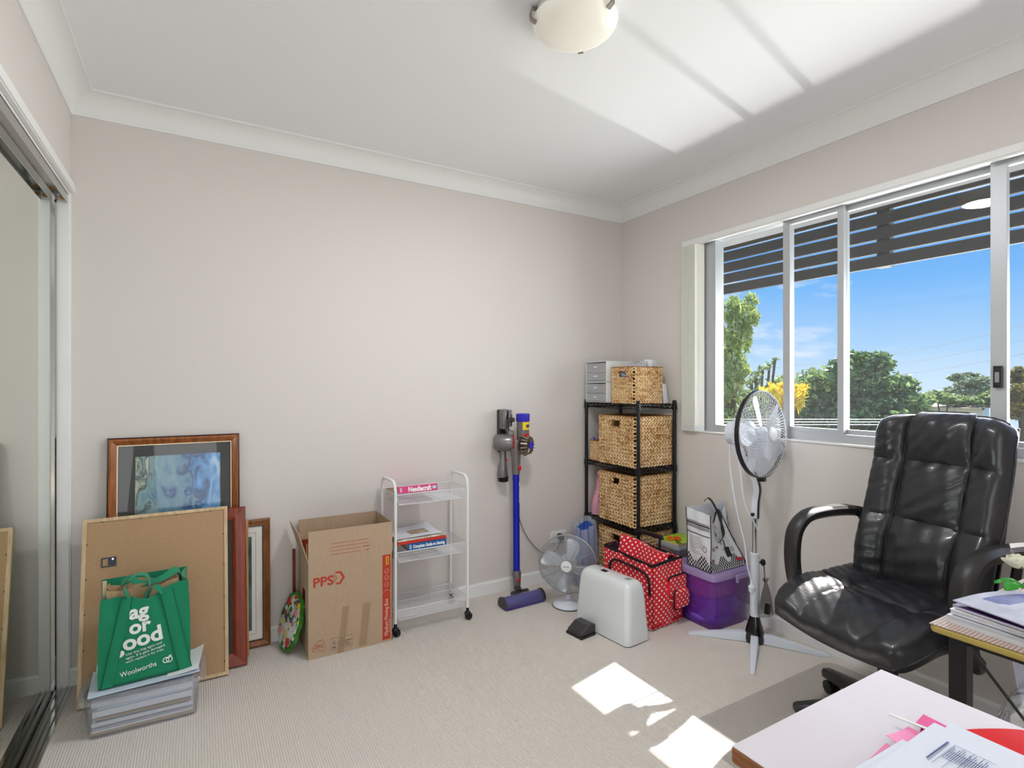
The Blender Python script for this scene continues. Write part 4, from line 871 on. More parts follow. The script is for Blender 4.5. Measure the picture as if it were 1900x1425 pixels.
MB().grid(lambda u, v: (.006 * math.cos(2 * PI * u) * (1 + 2.2 * v * (1 + .3 * math.sin(10 * PI * u))), -.010 + .006 * math.sin(2 * PI * u) * (1 + v), .160 + .022 * v), 20, 3).build('frill', sheer, ob)
tag(MB().at((2.312, 1.586, .160), (0, math.radians(20), .3)).rbox(-.020, -.008, -.022, .022, .008, .026, .004).build('remote_control', blackm), 'small black remote inside the sheer pouch on the pedestal fan', 'remote control')

# ------------------------------------------------------------------ sewing machine cover + pedal
SM = thing('sewing_machine_cover', 'glossy white plastic sewing machine cover on the carpet beside the red bag', 'sewing machine cover', (1.768, 2.062, 0), math.radians(6))
cov = MB(); rings = []
for k, z in enumerate((.006, .02, .10, .18, .24, .262, .276, .283, .286)):
    t = z / .286; a = .083 - .022 * t; b = .182 - .016 * t; ins = (0, 0, 0, 0, .001, .005, .012, .022, .034)[k]
    rings.append([(x, y, z) for x, y in rrect(-a + ins, -b + ins, a - ins, b - ins, min(.030, a - ins - .002), 7)])
cov.loft(rings); cov.build('shell', mat('gloss_white_plastic', (224, 228, 230), .22, coat=.5), SM, smooth=60)
MB().box(-.020, .020, .2855, .006, .055, .2875).build('handle_slot', blackm, SM); MB().box(-.012, -.125, .285, .014, -.095, .2865).build('handle_mark', mat('grey_plastic', (150, 150, 150), .4), SM)
MB().rbox(-.078, -.176, 0, .078, .176, .008, .02).build('base_plate', mat('grey_plastic', (150, 150, 150), .4), SM)
FP = thing('foot_pedal', 'black sewing machine foot pedal lying in front of the white cover', 'foot pedal', (1.617, 2.108, 0), math.radians(8))
MB().rbox(-.052, -.055, 0, .050, .055, .012, .008).build('base', blackm, FP)
MB().prism_y([(-.050, .012), (.048, .012), (.050, .048), (.042, .055), (.002, .055), (-.046, .026)], -.050, .046).build('treadle', mat('dark_plastic', (58, 54, 56), .3), FP, bevel=.004)

# ------------------------------------------------------------------ red polka dot trolley bag
def dots(name, base, dot, per=.031, rad=.0050, axes=('X', 'Z')):
    m = mat(name, base, .75, sheen=.2); nt, bs = nodes(m); L = nt.links; N = nt.nodes.new
    t = N('ShaderNodeTexCoord'); sp = N('ShaderNodeSeparateXYZ'); L.new(t.outputs['Object'], sp.inputs[0])
    def mth(op, a, b=None):
        n = N('ShaderNodeMath'); n.operation = op
        for i, v in enumerate((a, b)):
            if v is None: continue
            if isinstance(v, (int, float)): n.inputs[i].default_value = v
            else: L.new(v, n.inputs[i])
        return n.outputs[0]
    X_, Z_ = sp.outputs[axes[0]], sp.outputs[axes[1]]
    def lat(ox):
        fx = mth('SUBTRACT', mth('FRACT', mth('ADD', mth('DIVIDE', X_, per), 50 + ox)), .5); fz = mth('SUBTRACT', mth('FRACT', mth('ADD', mth('DIVIDE', Z_, per), 50 + ox)), .5)
        return mth('ADD', mth('MULTIPLY', fx, fx), mth('MULTIPLY', fz, fz))
    d = mth('MINIMUM', lat(0), lat(.5)); f = mth('LESS_THAN', d, (rad / per) ** 2)
    mx = N('ShaderNodeMix'); mx.data_type = 'RGBA'; L.new(f, mx.inputs[0]); mx.inputs[6].default_value = srgb(*base); mx.inputs[7].default_value = srgb(*dot); L.new(mx.outputs[2], bs.inputs['Base Color'])
    return m
RD, DW = (228, 24, 50), (250, 240, 220)
dotX = dots('dots_on_red_end', RD, DW, axes=('X', 'Z')); dotY = dots('dots_on_red_side', RD, DW, axes=('Y', 'Z'))
RB = thing('polka_dot_bag', 'red polka dot trolley bag with black piping standing open behind the white cover', 'bag', (1.930, 1.945, .006), math.radians(6))
rw, rl, rh = .228, .322, .325
def rz_(y): return rh + .012 * math.sin(y / rl * PI)      # sagging rim
def wav(a, z): return .004 * math.sin(a * 40 + z * 9)
b1 = MB()
b1.grid(lambda u, v: (wav(u * rl, v * rh), rl * u, v * (rh - .012 + .03 * u)), 16, 12, .003, (1, 0, 0)); b1.build('side_panel', dotY, RB, smooth=True); b1 = MB(); b1.grid(lambda u, v: (rw + wav(u * rl, v * rh), rl * u, v * rh), 16, 12, .003, (-1, 0, 0))
b1.build('side_panel', dotY, RB, smooth=True)
b1 = MB(); b1.grid(lambda u, v: (rw * u, wav(u * rw, v * rh) - .010 * math.sin(u * PI) * math.sin(v * PI), v * (rh - .012 + .008 * math.sin(u * PI))), 14, 12, .003, (0, 1, 0)); b1.build('end_panel', dotX, RB, smooth=True); b1 = MB(); b1.box(0, 0, 0, rw, rl, .004); b1.build('base_panel', dotX, RB); b1 = MB(); b1.grid(lambda u, v: (rw * u, rl + wav(u, v), v * (rh + .02)), 10, 8, .003, (0, -1, 0))
b1.build('end_panel', dotX, RB, smooth=True)
navy = mat('navy_lining', (26, 26, 48), .8)
ln_ = MB(); ln_.box(.006, .006, .02, .008, rl - .006, rh - .02).box(rw - .008, .006, .02, rw - .006, rl - .006, rh - .02).box(.006, rl - .008, .02, rw - .006, rl - .006, rh + .02).box(.006, .006, .02, rw - .006, .008, rh - .02).box(.006, .006, .018, rw - .006, rl - .006, .022)
ln_.build('lining', navy, RB)
blkf = mat('black_piping', (22, 20, 26), .6)
MB().ribbon([(0, 0, rh - .010), (0, rl * .5, rh + .004), (0, rl, rh + .020), (rw, rl, rh + .020), (rw, rl * .5, rh), (rw, 0, rh - .006), (rw * .5, -.003, rh - .003), (0, 0, rh - .010)], .014, .006, side=(0, 0, 1)).build('rim_binding', blkf, RB)
lidm = MB().grid(lambda u, v: (rw - .020 - (.070 + .02 * math.sin(u * 7)) * v + .012 * math.sin(v * PI), rl * (.03 + .95 * u), rh - .015 + (.034 + .040 * u - .01 * math.sin(u * PI)) * math.sin(v * PI / 2)), 18, 8, .003, (.4, 0, .6))
lidm.grid(lambda u, v: (rw - .090 - .015 * math.sin(u * 7) - .06 * v, rl * (.03 + .95 * u), rh + .019 + .04 * u - .01 * math.sin(u * PI) - .16 * v), 18, 6, .003, (.4, 0, .6))
lidm.build('lid_flap', dotY, RB, smooth=True)
# zip arc of the side pocket (long face) and the two small end pockets
arc = spline([(-.006, .010, .17), (-.006, .018, .245), (-.007, .050, .275), (-.007, .15, .288), (-.006, .24, .290), (-.006, .275, .26), (-.006, .282, .20)], 6)
MB().ribbon(arc, .012, .005, side=(1, .0, .2)).build('pocket_zip', blkf, RB); MB().tube(arc, .006, 6).build('pocket_piping', blkf, RB, smooth=True)
def pocket(x0, x1, z0, z1, d, nm='end_pocket'):
    o = MB(); o.loft([[(x, y, z) for x, z in rrect(x0 + i, z0 + i, x1 - i, z1 - i, .016, 5)] for i, y in ((0, -.004), (0, -d * .8), (.004, -d))]); o = o.build(nm, dotX, RB, smooth=True)
    ring = [(x, -d * .75, z) for x, z in rrect(x0 - .002, z0 - .002, x1 + .002, z1 + .002, .018, 5)]
    return o, ring
o, ring = pocket(.098, .236, .150, .245, .030); MB().tube([p_ for p_ in ring if p_[2] > .20], .0055, 6).build('piping', blkf, o, smooth=True)
o, ring = pocket(.128, .238, .085, .172, .046); MB().tube([p_ for p_ in ring if p_[0] < .150 or p_[2] < .11], .005, 6).build('piping', blkf, o, smooth=True)
for x in (.0, rw): MB().tube([(x, -.004, .01), (x, -.006, .15), (x, -.002, rh - .012)], .0028, 6).build('edge_piping', mat('red_piping', (170, 14, 30), .6), RB, smooth=True)
MB().tube([(0, -.001, .016), (rw, -.001, .016)], .003, 6).build('bottom_piping', mat('red_piping', (170, 14, 30), .6), RB)
hdl = MB(); 
for y in (.150, .300): hdl.tube([(rw + .018, y, .02), (rw + .018, y, .372)], .0065, 8)
hdl.ribbon([(rw + .018, .138, .372), (rw + .018, .145, .388), (rw + .018, .30, .392), (rw + .018, .312, .376)], .024, .020, side=(1, 0, 0)); hdl.build('pull_handle', mat('black_plastic', (28, 28, 30), .35), RB, bevel=.004)
for y in (.05, .28): MB().at((rw + .005, y, .022), (0, PI / 2, 0)).lathe([(.020, -.010), (.026, -.008), (.026, .008), (.020, .010)], 18).build('wheel', mat('black_rubber', (26, 26, 28), .5), RB)

# ------------------------------------------------------------------ purple tub, clear tub
PT = thing('purple_storage_tub', 'purple translucent plastic tub with a lid under the black and white bag', 'storage tub', (2.318, 1.912, 0))
purp = seethrough('purple_plastic', (176, 104, 220), .22, .08, .16, k=.6); lidp = seethrough('milky_lilac', (206, 186, 236), .72, .12, .14)
tubshell(MB(), .126, .118, .0, .255, .014, r=.03).build('tub', purp, PT, smooth=True)
MB().loft([[(x, y, z) for x, y in rrect(-.139 - o, -.131 - o, .139 + o, .131 + o, .032, 5)] for o, z in ((.002, .252), (.010, .250), (.012, .272), (.006, .284), (-.010, .286), (-.014, .280))]).build('lid', lidp, PT, smooth=True)
MB().rbox(.0, -.158, .245, .135, -.146, .268, .004).rbox(.0, -.158, .228, .018, -.146, .25, .004).build('clip_handle', lidp, PT)
clo = [((246, 160, 204), 'pink', (0, -.005, .18), .050), ((156, 104, 222), 'violet', (.02, .0, .085), .05), ((130, 90, 210), 'dark violet', (-.03, .01, .030), .028)]
for i, (c, nm, (x, y, z), hz) in enumerate(clo):
    m_ = MB().grid(lambda u, v: (2.316 + x * .5 + .116 * math.copysign(abs(math.cos(2 * PI * u)) ** .6, math.cos(2 * PI * u)) * math.sin(PI * v) ** .3 * (1 + .05 * math.sin(14 * u + 9 * v)), 1.912 + .108 * math.copysign(abs(math.sin(2 * PI * u)) ** .6, math.sin(2 * PI * u)) * math.sin(PI * v) ** .3, z + .002 - hz * math.cos(PI * v) * (1 + .10 * math.sin(17 * u))), 36, 14)
    tag(m_.build('folded_cloth', mat(nm.replace(' ', '_') + '_cloth', c, .85, var=.15, vscale=20), smooth=True), '%s cloth inside the purple tub, %s' % (nm, ('uppermost', 'in the middle', 'lowest')[i]), 'cloth', 'cloths inside the purple tub')
CT = thing('clear_storage_tub', 'clear plastic tub behind the purple tub, with a green book on its lid', 'storage tub', (2.352, 2.156, 0))
tubshell(MB(), .095, .072, 0, .318, .008, r=.02).build('tub', clearp, CT, smooth=True)
MB().loft([[(x, y, z) for x, y in rrect(-.107 - o, -.084 - o, .107 + o, .084 + o, .022, 5)] for o, z in ((0, .316), (.004, .318), (.004, .330), (-.004, .334))]).build('lid', lidp if False else seethrough('clear_lid', (228, 232, 236), .5, .1, .15), CT, smooth=True)
GBk = thing('magazine', 'lime green pattern magazine lying on the clear tub below the shelf', 'magazine', (2.262, 2.085, .3355), math.radians(3))
MB().box(0, 0, 0, .195, .150, .010).build('pages', pages, GBk); MB().box(-.001, -.001, .010, .196, .151, .0115).build('cover', mat('lime_cover', (168, 206, 52), .4, var=.2, vscale=30), GBk)
SC = thing('scissors', 'orange handled scissors lying on the lime green magazine', 'scissors', (2.300, 2.135, .349), math.radians(62))
MB().tube([(.0, .002, 0), (-.10, .012, 0)], [.005, .001], 4).tube([(0, -.002, .002), (-.10, -.010, .002)], [.005, .001], 4).build('blades', chrome, SC)
for s_ in (-1, 1): MB().tube([(.032 + .024 * math.cos(a), s_ * .020 + .014 * math.sin(a), .004) for a in np.linspace(0, 2 * PI, 21)[:-1]], .0058, 8, closed=True).build('handle', mat('orange_plastic', (232, 112, 20), .3), SC, smooth=True)

# ------------------------------------------------------------------ black and white shopping bag
SB = thing('shopping_bag', 'white laminated shopping bag with black print and checks on the purple tub', 'bag', (0, 0, 0))
lam = mat('white_laminate', (226, 228, 232), .25, coat=.3); blk = mat('black_print', (26, 26, 28), .5); grp = mat('grey_print', (110, 110, 114), .6)
z0 = .288
def quad(mb, A, Bq, Cq, D, nu, nv, bulge, nrm, thick=.0012):
    A, Bq, Cq, D = map(Vector, (A, Bq, Cq, D)); N_ = Vector(nrm)
    fn_ = lambda u, v: A.lerp(Bq, u).lerp(D.lerp(Cq, u), v) + N_ * bulge * math.sin(u * PI) * math.sin(v * PI) + N_ * .0025 * math.sin(u * 13 + v * 8)
    mb.grid(lambda u, v: tuple(fn_(u, v)), nu, nv, thick, tuple(-N_)); return fn_
m_ = MB()
left = quad(m_, (2.195, 1.958, z0), (2.182, 1.802, z0), (2.178, 1.800, .572), (2.185, 1.960, .585), 12, 12, .006, (-1, 0, 0))
front = quad(m_, (2.182, 1.802, z0), (2.458, 1.806, z0), (2.365, 1.890, .537), (2.190, 1.808, .560), 16, 14, -.012, (0, -1, 0))
right = quad(m_, (2.458, 1.806, z0), (2.462, 1.960, z0), (2.462, 1.935, .598), (2.372, 1.886, .545), 12, 12, .004, (.3, -.9, 0))
back = quad(m_, (2.195, 1.960, z0), (2.462, 1.960, z0), (2.455, 1.940, .592), (2.190, 1.962, .582), 12, 10, .004, (0, 1, 0))
m_.build('body', lam, SB, smooth=True)
def strip(mb, fn_, u0, u1, v0, v1, nrm, off=.0016, n=8):
    N_ = Vector(nrm) * off; mb.grid(lambda u, v: tuple(fn_(u0 + (u1 - u0) * u, v0 + (v1 - v0) * v) + N_), n, 2)
ck = MB()
for fn_, nr, NU in ((left, (-1, 0, 0), 18), (front, (0, -1, 0), 32), (right, (.3, -.9, 0), 16)):
    for i in range(NU):
        for j in range(7):
            if (i + j) % 2 == 0 and j < 4 + 2 * math.sin(i * .55 + 1): strip(ck, fn_, i / NU, (i + 1) / NU, .01 + j * .038, .01 + (j + 1) * .038, nr, n=1)
ck.build('check_print', blk, SB, fix=False)
bn_ = MB()
for fn_, nr in ((left, (-1, 0, 0)), (right, (.3, -.9, 0))):
    for v0_, v1_, in ((.76, .785), (.80, .81), (.60, .615), (.70, .708)): strip(bn_, fn_, .03, .97, v0_, v1_, nr)
    for k in range(22): strip(bn_, fn_, .04 + k * .042, .06 + k * .042, .715, .75, nr, n=1)
bn_.build('band_print', blk, SB, fix=False)
tx = MB(); rr_ = random.Random(5)
for k in range(9): strip(tx, left, .12, .12 + rr_.uniform(.3, .6), .54 - k * .035, .546 - k * .035, (-1, 0, 0))
for k in range(16):
    u_ = rr_.uniform(.08, .9); v_ = rr_.uniform(.28, .8); strip(tx, front, u_, u_ + .02 + rr_.random() * .07, v_, v_ + rr_.choice((.006, .012, .03)), (0, -1, 0), n=2)
tx.build('small_print', grp, SB, fix=False)
fig = None
def pt(fn_, u, v, nr): return tuple(fn_(u, v) + Vector(nr) * .002)
for cu, cv, R in ((.14, .40, .035), (.30, .66, .03), (.8, .33, .04)): MB().tube([pt(front, cu + R * math.cos(a), cv + R * math.sin(a), (0, -1, 0)) for a in np.linspace(0, 2 * PI, 15)[:-1]], .0012, 4, closed=True).build('drawing_print', blk, SB)
MB().tube([pt(left, .78 + .09 * math.cos(a), .38 + .05 * math.sin(a), (-1, 0, 0)) for a in np.linspace(0, 2 * PI, 15)[:-1]], .0011, 4, closed=True).build('drawing_print', blk, SB); fig = MB()
strip(fig, front, .56, .72, .20, .38, (0, -1, 0), .003); strip(fig, front, .60, .63, .38, .52, (0, -1, 0), .003); fig.build('spatula_print', blk, SB)
rdm = MB(); strip(rdm, front, .80, .97, .10, .155, (0, -1, 0), .003); rdm.build('red_label', mat('red_label_print', (196, 40, 60), .5), SB)
strip(rdm2 := MB(), front, .075, .125, .19, .225, (0, -1, 0), .003); rdm2.build('red_heart', mat('red_label_print', (196, 40, 60), .5), SB)
pp = MB()
for ps in ([left(1, t) for t in np.linspace(0, 1, 9)], [front(1, t) for t in np.linspace(0, 1, 9)], [left(0, t) for t in np.linspace(0, 1, 9)], [left(t, 0) for t in np.linspace(0, 1, 9)]): pp.tube([tuple(p_ + Vector((-.001, -.002, 0))) for p_ in ps], .0024, 6)
pp.build('piping', blk, SB, smooth=True)
h1 = spline([tuple(front(.18, .90) + Vector((0, -.004, 0))), (2.222, 1.800, .592), (2.25, 1.800, .57), (2.268, 1.806, .50), (2.285, 1.812, .45), tuple(front(.42, .50) + Vector((0, -.006, 0)))], 6)
MB().ribbon(h1, .017, .002, side=[(1, .2, .3)] * len(h1)).build('handle', blk, SB, smooth=True)
h2 = spline([(2.300, 1.945, .60), (2.315, 1.93, .622), (2.322, 1.90, .595), (2.325, 1.86, .52), (2.315, 1.83, .46), tuple(front(.46, .50) + Vector((0, -.006, 0)))], 6)
MB().ribbon(h2, .017, .002, side=[(1, .3, .2)] * len(h2)).build('handle', blk, SB, smooth=True)
text('organic', .018, blk, SB, (2.395, 1.834, .42), rot=(PI / 2, .9, .3), name='lettering')

# ------------------------------------------------------------------ corner wire shelf with baskets
bst = mat('black_coated_steel', (22, 22, 26), .35, .2)
SX0, SX1, SY0, SY1 = 2.160, 2.448, 2.285, 2.758
WS = thing('wire_shelf', 'black wire corner shelf holding woven baskets', 'shelf unit', (SX0, SY0, 0)); sw, sd = SX1 - SX0, SY1 - SY0
for x in (0, sw):
    for y in (0, sd):
        MB().lathe([(.0105, .012), (.0105, 1.112), (.0125, 1.113), (.0125, 1.122), (.008, 1.126)], 14, c=(x, y, 0)).lathe([(.015, 0), (.015, .008), (.008, .012)], 12, c=(x, y, 0)).build('post', bst, WS, smooth=True)
def wshelf(z):
    m = MB()
    for zz in (z, z - .022): m.tube([(0, 0, zz), (sw, 0, zz), (sw, sd, zz), (0, sd, zz)], .0030, 6, closed=True)
    for a, b, n in (((0, 0), (sw, 0), 8), ((0, 0), (0, sd), 12), ((sw, 0), (sw, sd), 12), ((0, sd), (sw, sd), 8)):
        m.tube([(a[0] + (b[0] - a[0]) * k / (2 * n), a[1] + (b[1] - a[1]) * k / (2 * n), z - (0 if k % 2 == 0 else .022)) for k in range(2 * n + 1)], .0022, 5)
    for k in range(1, 15): m.tube([(0, sd * k / 15, z + .003), (sw, sd * k / 15, z + .003)], .0020, 5)
    for x in (0, sw):
        for y in (0, sd): m.lathe([(.0135, -.030), (.0155, -.028), (.0135, .010), (.012, .012)], 14, c=(x, y, z))
    m.build('wire_rack', bst, WS)
for z in (1.100, .733, .390, .050): wshelf(z)

wk = bpy.data.materials.new('water_hyacinth'); wk.use_nodes = True; nt, bs = nodes(wk); bs.inputs['Roughness'].default_value = .6; bs.inputs['Specular IOR Level'].default_value = .35
g_ = nt.nodes.new('ShaderNodeNewGeometry'); r = nt.nodes.new('ShaderNodeValToRGB'); e = r.color_ramp.elements; e[0].color = srgb(206, 160, 104); e[1].color = srgb(248, 222, 178)
k = e.new(.5); k.color = srgb(232, 194, 142); k = e.new(.04); k.color = srgb(170, 122, 72)
n1 = nt.nodes.new('ShaderNodeTexNoise'); n1.inputs['Scale'].default_value = 9; t_ = nt.nodes.new('ShaderNodeTexCoord'); nt.links.new(t_.outputs['Object'], n1.inputs['Vector'])
mq = nt.nodes.new('ShaderNodeMath'); mq.operation = 'MULTIPLY_ADD'; mq.inputs[1].default_value = .55; ms = nt.nodes.new('ShaderNodeMath'); ms.operation = 'MULTIPLY_ADD'; ms.inputs[1].default_value = 1.0; ms.inputs[2].default_value = -.28
nt.links.new(g_.outputs['Random Per Island'], mq.inputs[0]); nt.links.new(n1.outputs['Fac'], ms.inputs[0]); nt.links.new(ms.outputs[0], mq.inputs[2])
nt.links.new(mq.outputs[0], r.inputs[0]); nt.links.new(r.outputs[0], bs.inputs['Base Color'])
wdark = mat('basket_core', (140, 100, 58), .9)
def lozenge():
    vs = []; fs = []
    for j, (z, rr) in enumerate(((-1, .25), (-.6, .85), (.6, .85), (1, .25))):
        for i in range(6): a = 2 * PI * i / 6; vs.append((z, rr * math.cos(a), rr * math.sin(a)))
    for j in range(3):
        for i in range(6): fs.append((j * 6 + i, j * 6 + (i + 1) % 6, (j + 1) * 6 + (i + 1) % 6, (j + 1) * 6 + i))
    fs += [tuple(range(6))[::-1], tuple(range(18, 24))]; return np.array(vs), fs
LV, LF = lozenge()
def weave(w, d, h, hole=None, rp=.0205, cp_=.0250, seed=1):
    """braided rows of lozenges on the four sides; local origin = base corner (-x,-y)"""
    rg = np.random.default_rng(seed); V = []; Fc = []; n = 0
    nr = max(3, round(h / rp)); rh_ = h / nr
    for fi, (ln, org, ux, nn) in enumerate(((d, (0, 0), (0, 1), (-1, 0)), (w, (0, 0), (1, 0), (0, -1)), (d, (w, 0), (0, 1), (1, 0)), (w, (0, d), (1, 0), (0, 1)))):
        nc = max(3, round(ln / cp_)); cw = ln / nc
        for r_ in range(nr):
            for c_ in range(nc):
                for s_ in (-1, 1):
                    a = (c_ + .5 + (.25 if r_ % 2 else -.0)) * cw; zz = (r_ + .5 + s_ * .23) * rh_
                    if a > ln - .002: a = ln - .004
                    if hole and fi == 0 and hole[0] - .006 < a < hole[1] + .006 and hole[2] - .004 < zz < hole[3] + .004: continue
                    ang = s_ * (-.50) + rg.normal(0, .07); k = 1 + rg.normal(0, .06)
                    P = LV * np.array([cw * .60 * k, rh_ * .285 * k, .0078 * k])
                    al = P[:, 0] * math.cos(ang) - P[:, 1] * math.sin(ang); up = P[:, 0] * math.sin(ang) + P[:, 1] * math.cos(ang)
                    al = np.clip(a + al, -.002, ln + .002)
                    X_ = org[0] + ux[0] * al + nn[0] * P[:, 2]; Y_ = org[1] + ux[1] * al + nn[1] * P[:, 2]
                    V.append(np.stack([X_, Y_, zz + up], 1)); Fc += [tuple(n + q for q in f) for f in LF]; n += len(LV)
    me = bpy.data.meshes.new('woven_sides'); me.from_pydata(np.concatenate(V).tolist(), [], Fc); me.materials.append(wk)
    me.polygons.foreach_set('use_smooth', [True] * len(me.polygons)); return me
def core(w, d, h, hole=None, t=.006):
    m = MB(); i = .002
    m.box(i, i, .002, w - i, i + t, h).box(i, d - i - t, .002, w - i, d - i, h).box(w - i - t, i, .002, w - i, d - i, h).box(i, i, .002, w - i, d - i, .008)
    if hole:
        a, b, c, e_ = hole; m.box(i, i, .002, i + t, a, h).box(i, b, .002, i + t, d - i, h).box(i, a, .002, i + t, b, c).box(i, a, e_, i + t, b, h)
    else: m.box(i, i, .002, i + t, d - i, h)
    m.tube([(i, i, h), (w - i, i, h), (w - i, d - i, h), (i, d - i, h)], .0065, 8, closed=True)
    return m.build('liner', wdark).data
def basket(label, x, y, z, w, d, h, hole, grp=None, src=None, seed=1, rz=0, **kw):
    b = thing('woven_basket', label, 'basket', (x, y, z), rz, grp)
    if src is None:
        cm = core(w, d, h, hole); bpy.data.objects.remove([o for o in bpy.data.objects if o.data == cm][0]); src = (weave(w, d, h, hole, seed=seed, **kw), cm)
    for nm, me in (('woven_sides', src[0]), ('liner', src[1])):
        o = bpy.data.objects.new(nm, me); C.objects.link(o); o.parent = b
    return b, src
H_ = (.135, .188, .228, .262)
_, src = basket('large woven basket on the second tier of the black shelf', 2.160, 2.312, .740, .292, .318, .288, H_, 'large baskets on the black shelf')
basket('large woven basket on the third tier, beside the pink bag', 2.156, 2.310, .397, .292, .312, .288, H_, 'large baskets on the black shelf', seed=2)
basket('large woven basket on the bottom tier behind the red polka dot bag', 2.160, 2.312, .057, .292, .318, .288, H_, 'large baskets on the black shelf', src=src)
basket('smaller woven basket on top of the shelf, filled with packets', 2.178, 2.340, 1.107, .226, .190, .212, (.070, .125, .155, .185), seed=4, rp=.019, cp_=.021)
sb, _ = basket('small fine woven basket on the second tier at the left', 2.175, 2.640, .740, .20, .095, .120, None, seed=5, rp=.011, cp_=.011)
tag(MB().grid(lambda u, v: (.02 * u, .02 * v + .05 * u, .10 + .03 * u + .02 * v), 3, 3, .004, (0, 0, 1)).tube([(0, .02, .02), (-.012, .05, .125)], .008, 6).build('purple_cloth', mat('purple_item', (110, 70, 150), .6), loc=(2.195, 2.665, .760)), 'purple cloth poking out of the small fine basket', 'cloth')
# things on top
dwm = seethrough('frosted_drawer', (240, 242, 246), .42, .2, .12); dwb = mat('white_drawer_case', (232, 232, 228), .4)
for i in range(2):
    D_ = thing('drawer_box', ('lower', 'upper')[i] + ' of the two white mini drawer boxes on the shelf top', 'drawer box', (2.150, 2.552, 1.108 + .129 * i), 0, 'stacked mini drawer boxes')
    c_ = MB(); c_.box(0, 0, 0, .22, .200, .004).box(0, 0, .122, .22, .200, .127).box(0, 0, .004, .22, .004, .122).box(0, .196, .004, .22, .200, .122).box(.216, 0, .004, .22, .2, .122).box(.002, .004, .060, .21, .196, .064)
    c_.build('case', dwb, D_, bevel=.0015)
    for k in range(2):
        f_ = MB().box(0, .008, .007 + .058 * k, .004, .192, .057 + .058 * k).box(.004, .012, .008 + .058 * k, .20, .188, .010 + .058 * k).build('drawer', dwm, D_)
        MB().box(-.003, .080, .030 + .058 * k, .0, .120, .038 + .058 * k).build('pull', dwb, f_)
    for k, (c, y_, z_) in enumerate((((48, 54, 74), .095, .085), ((150, 60, 70), .050, .080), ((60, 120, 110), .075, .03), ((60, 80, 100), .045, .03), ((200, 196, 190), .13, .03))):
        tag(MB().at((2.150, 2.552, 1.108 + .129 * i)).rbox(.014, y_, z_ - .018, .045, y_ + .026, z_ + .014, .006).build('cotton_reel', mat('thread_%d' % k, c, .6)), ['navy', 'dark red', 'green', 'slate blue', 'cream'][k] + ' thread reel in the %s mini drawer box' % ('lower', 'upper')[i], 'thread reel', 'thread reels in the mini drawers')
pkt = mat('packet_white', (232, 234, 238), .35)
def pack(nm, label, cat_, m_, loc, size, rot=(0, 0, 0)): return tag(MB().rbox(-size[0] / 2, -size[1] / 2, 0, size[0] / 2, size[1] / 2, size[2], .003).build(nm, m_, loc=loc, rot=rot), label, cat_)
pack('white_carton', 'small white carton standing at the right of the top basket', 'carton', pkt, (2.345, 2.395, 1.262), (.055, .050, .105), (.05, .12, .3))
pack('paper_packet', 'grey card packet leaning in the top basket', 'packet', papg, (2.272, 2.385, 1.262), (.012, .050, .100), (.0, .35, .25))
pm = seethrough('poly_bag', (240, 242, 246), .55, .15, .2)
def crumple(nm, label, cat_, m_, c, r_, seed=0, n=26, amp=.18):
    rg = random.Random(seed); ph = [rg.uniform(0, 6) for _ in range(8)]
    def f(u, v):
        a = 2 * PI * u; b = PI * v; k = 1 + amp * (math.sin(3 * a + ph[0] + 2 * b) * .5 + math.sin(5 * a + 4 * b + ph[1]) * .3 + math.sin(7 * b + 2 * a + ph[2]) * .3 + math.sin(11 * a - 5 * b + ph[3]) * .15 + math.sin(15 * b + 9 * a + ph[4]) * .1) * math.sin(b)
        return (r_[0] * k * math.sin(b) * math.cos(a), r_[1] * k * math.sin(b) * math.sin(a), -r_[2] * k * math.cos(b))
    return tag(MB().grid(f, n * 2, n).build(nm, m_, loc=c, smooth=60, weld=True), label, cat_)
crumple('plastic_bag', 'clear crinkled plastic bag in the top basket', 'bag', pm, (2.300, 2.435, 1.300), (.075, .06, .055), 3)
crumple('fabric_bundle', 'pale blue and white fabric bundle in the top basket', 'fabric', mat('blue_white_fabric', (170, 184, 216), .8, var=.35, vscale=25), (2.235, 2.455, 1.285), (.04, .045, .045), 5)
tag(MB().at((2.425, 2.330, 1.108), (0, math.radians(-8), .2)).prism_y([(-.022, 0), (.022, 0), (.006, .115), (-.020, .120)], -.003, .003).build('white_card', pkt), 'white folded card standing at the right end of the shelf top', 'card')
pk = mat('pink_vinyl', (226, 160, 182), .5, var=.06)
PB = thing('pink_bag', 'soft pink bag slumped on the third tier of the black shelf', 'bag', (2.235, 2.690, .397))
def pf(u, v):
    a = 2 * PI * u; z = .24 * v; w_ = .072 * (1 - .45 * v ** 1.5) * (1 + .05 * math.sin(3 * a + 6 * v)); return (w_ * math.cos(a) - .01 * math.sin(v * 6), .055 * (1 - .35 * v) * math.sin(a) * (1 + .06 * math.sin(5 * a)), z)
MB().grid(pf, 28, 14).add([(.05 * math.cos(2 * PI * k / 12), .04 * math.sin(2 * PI * k / 12), .237) for k in range(12)], [tuple(range(12))]).build('body', pk, PB, smooth=True, weld=True)
hp = spline([(-.035, -.02, .225), (-.050, -.02, .262), (-.02, -.02, .283), (.02, -.01, .262), (.03, 0, .235)], 6); MB().ribbon(hp, .02, .004, side=[(0, 1, .1)] * len(hp)).build('handle', pk, PB, smooth=True)
MB().tube([(-.068, -.02, .02), (-.062, -.035, .10), (-.05, -.04, .19)], .002, 5).build('seam', mat('pink_seam', (196, 120, 146), .5), PB)
BB = thing('plastic_sack', 'blue and clear plastic sack standing left of the bottom shelf tier', 'bag', (2.045, 2.625, 0))
def sf(u, v, k=1.0):
    a = 2 * PI * u; w_ = (.075 + .012 * math.sin(4 * a + 5 * v) + .01 * math.sin(9 * a)) * (1 - .25 * v); return (w_ * k * math.cos(a), w_ * .9 * k * math.sin(a), .004 + .37 * v + .03 * math.sin(a + 1) * v)
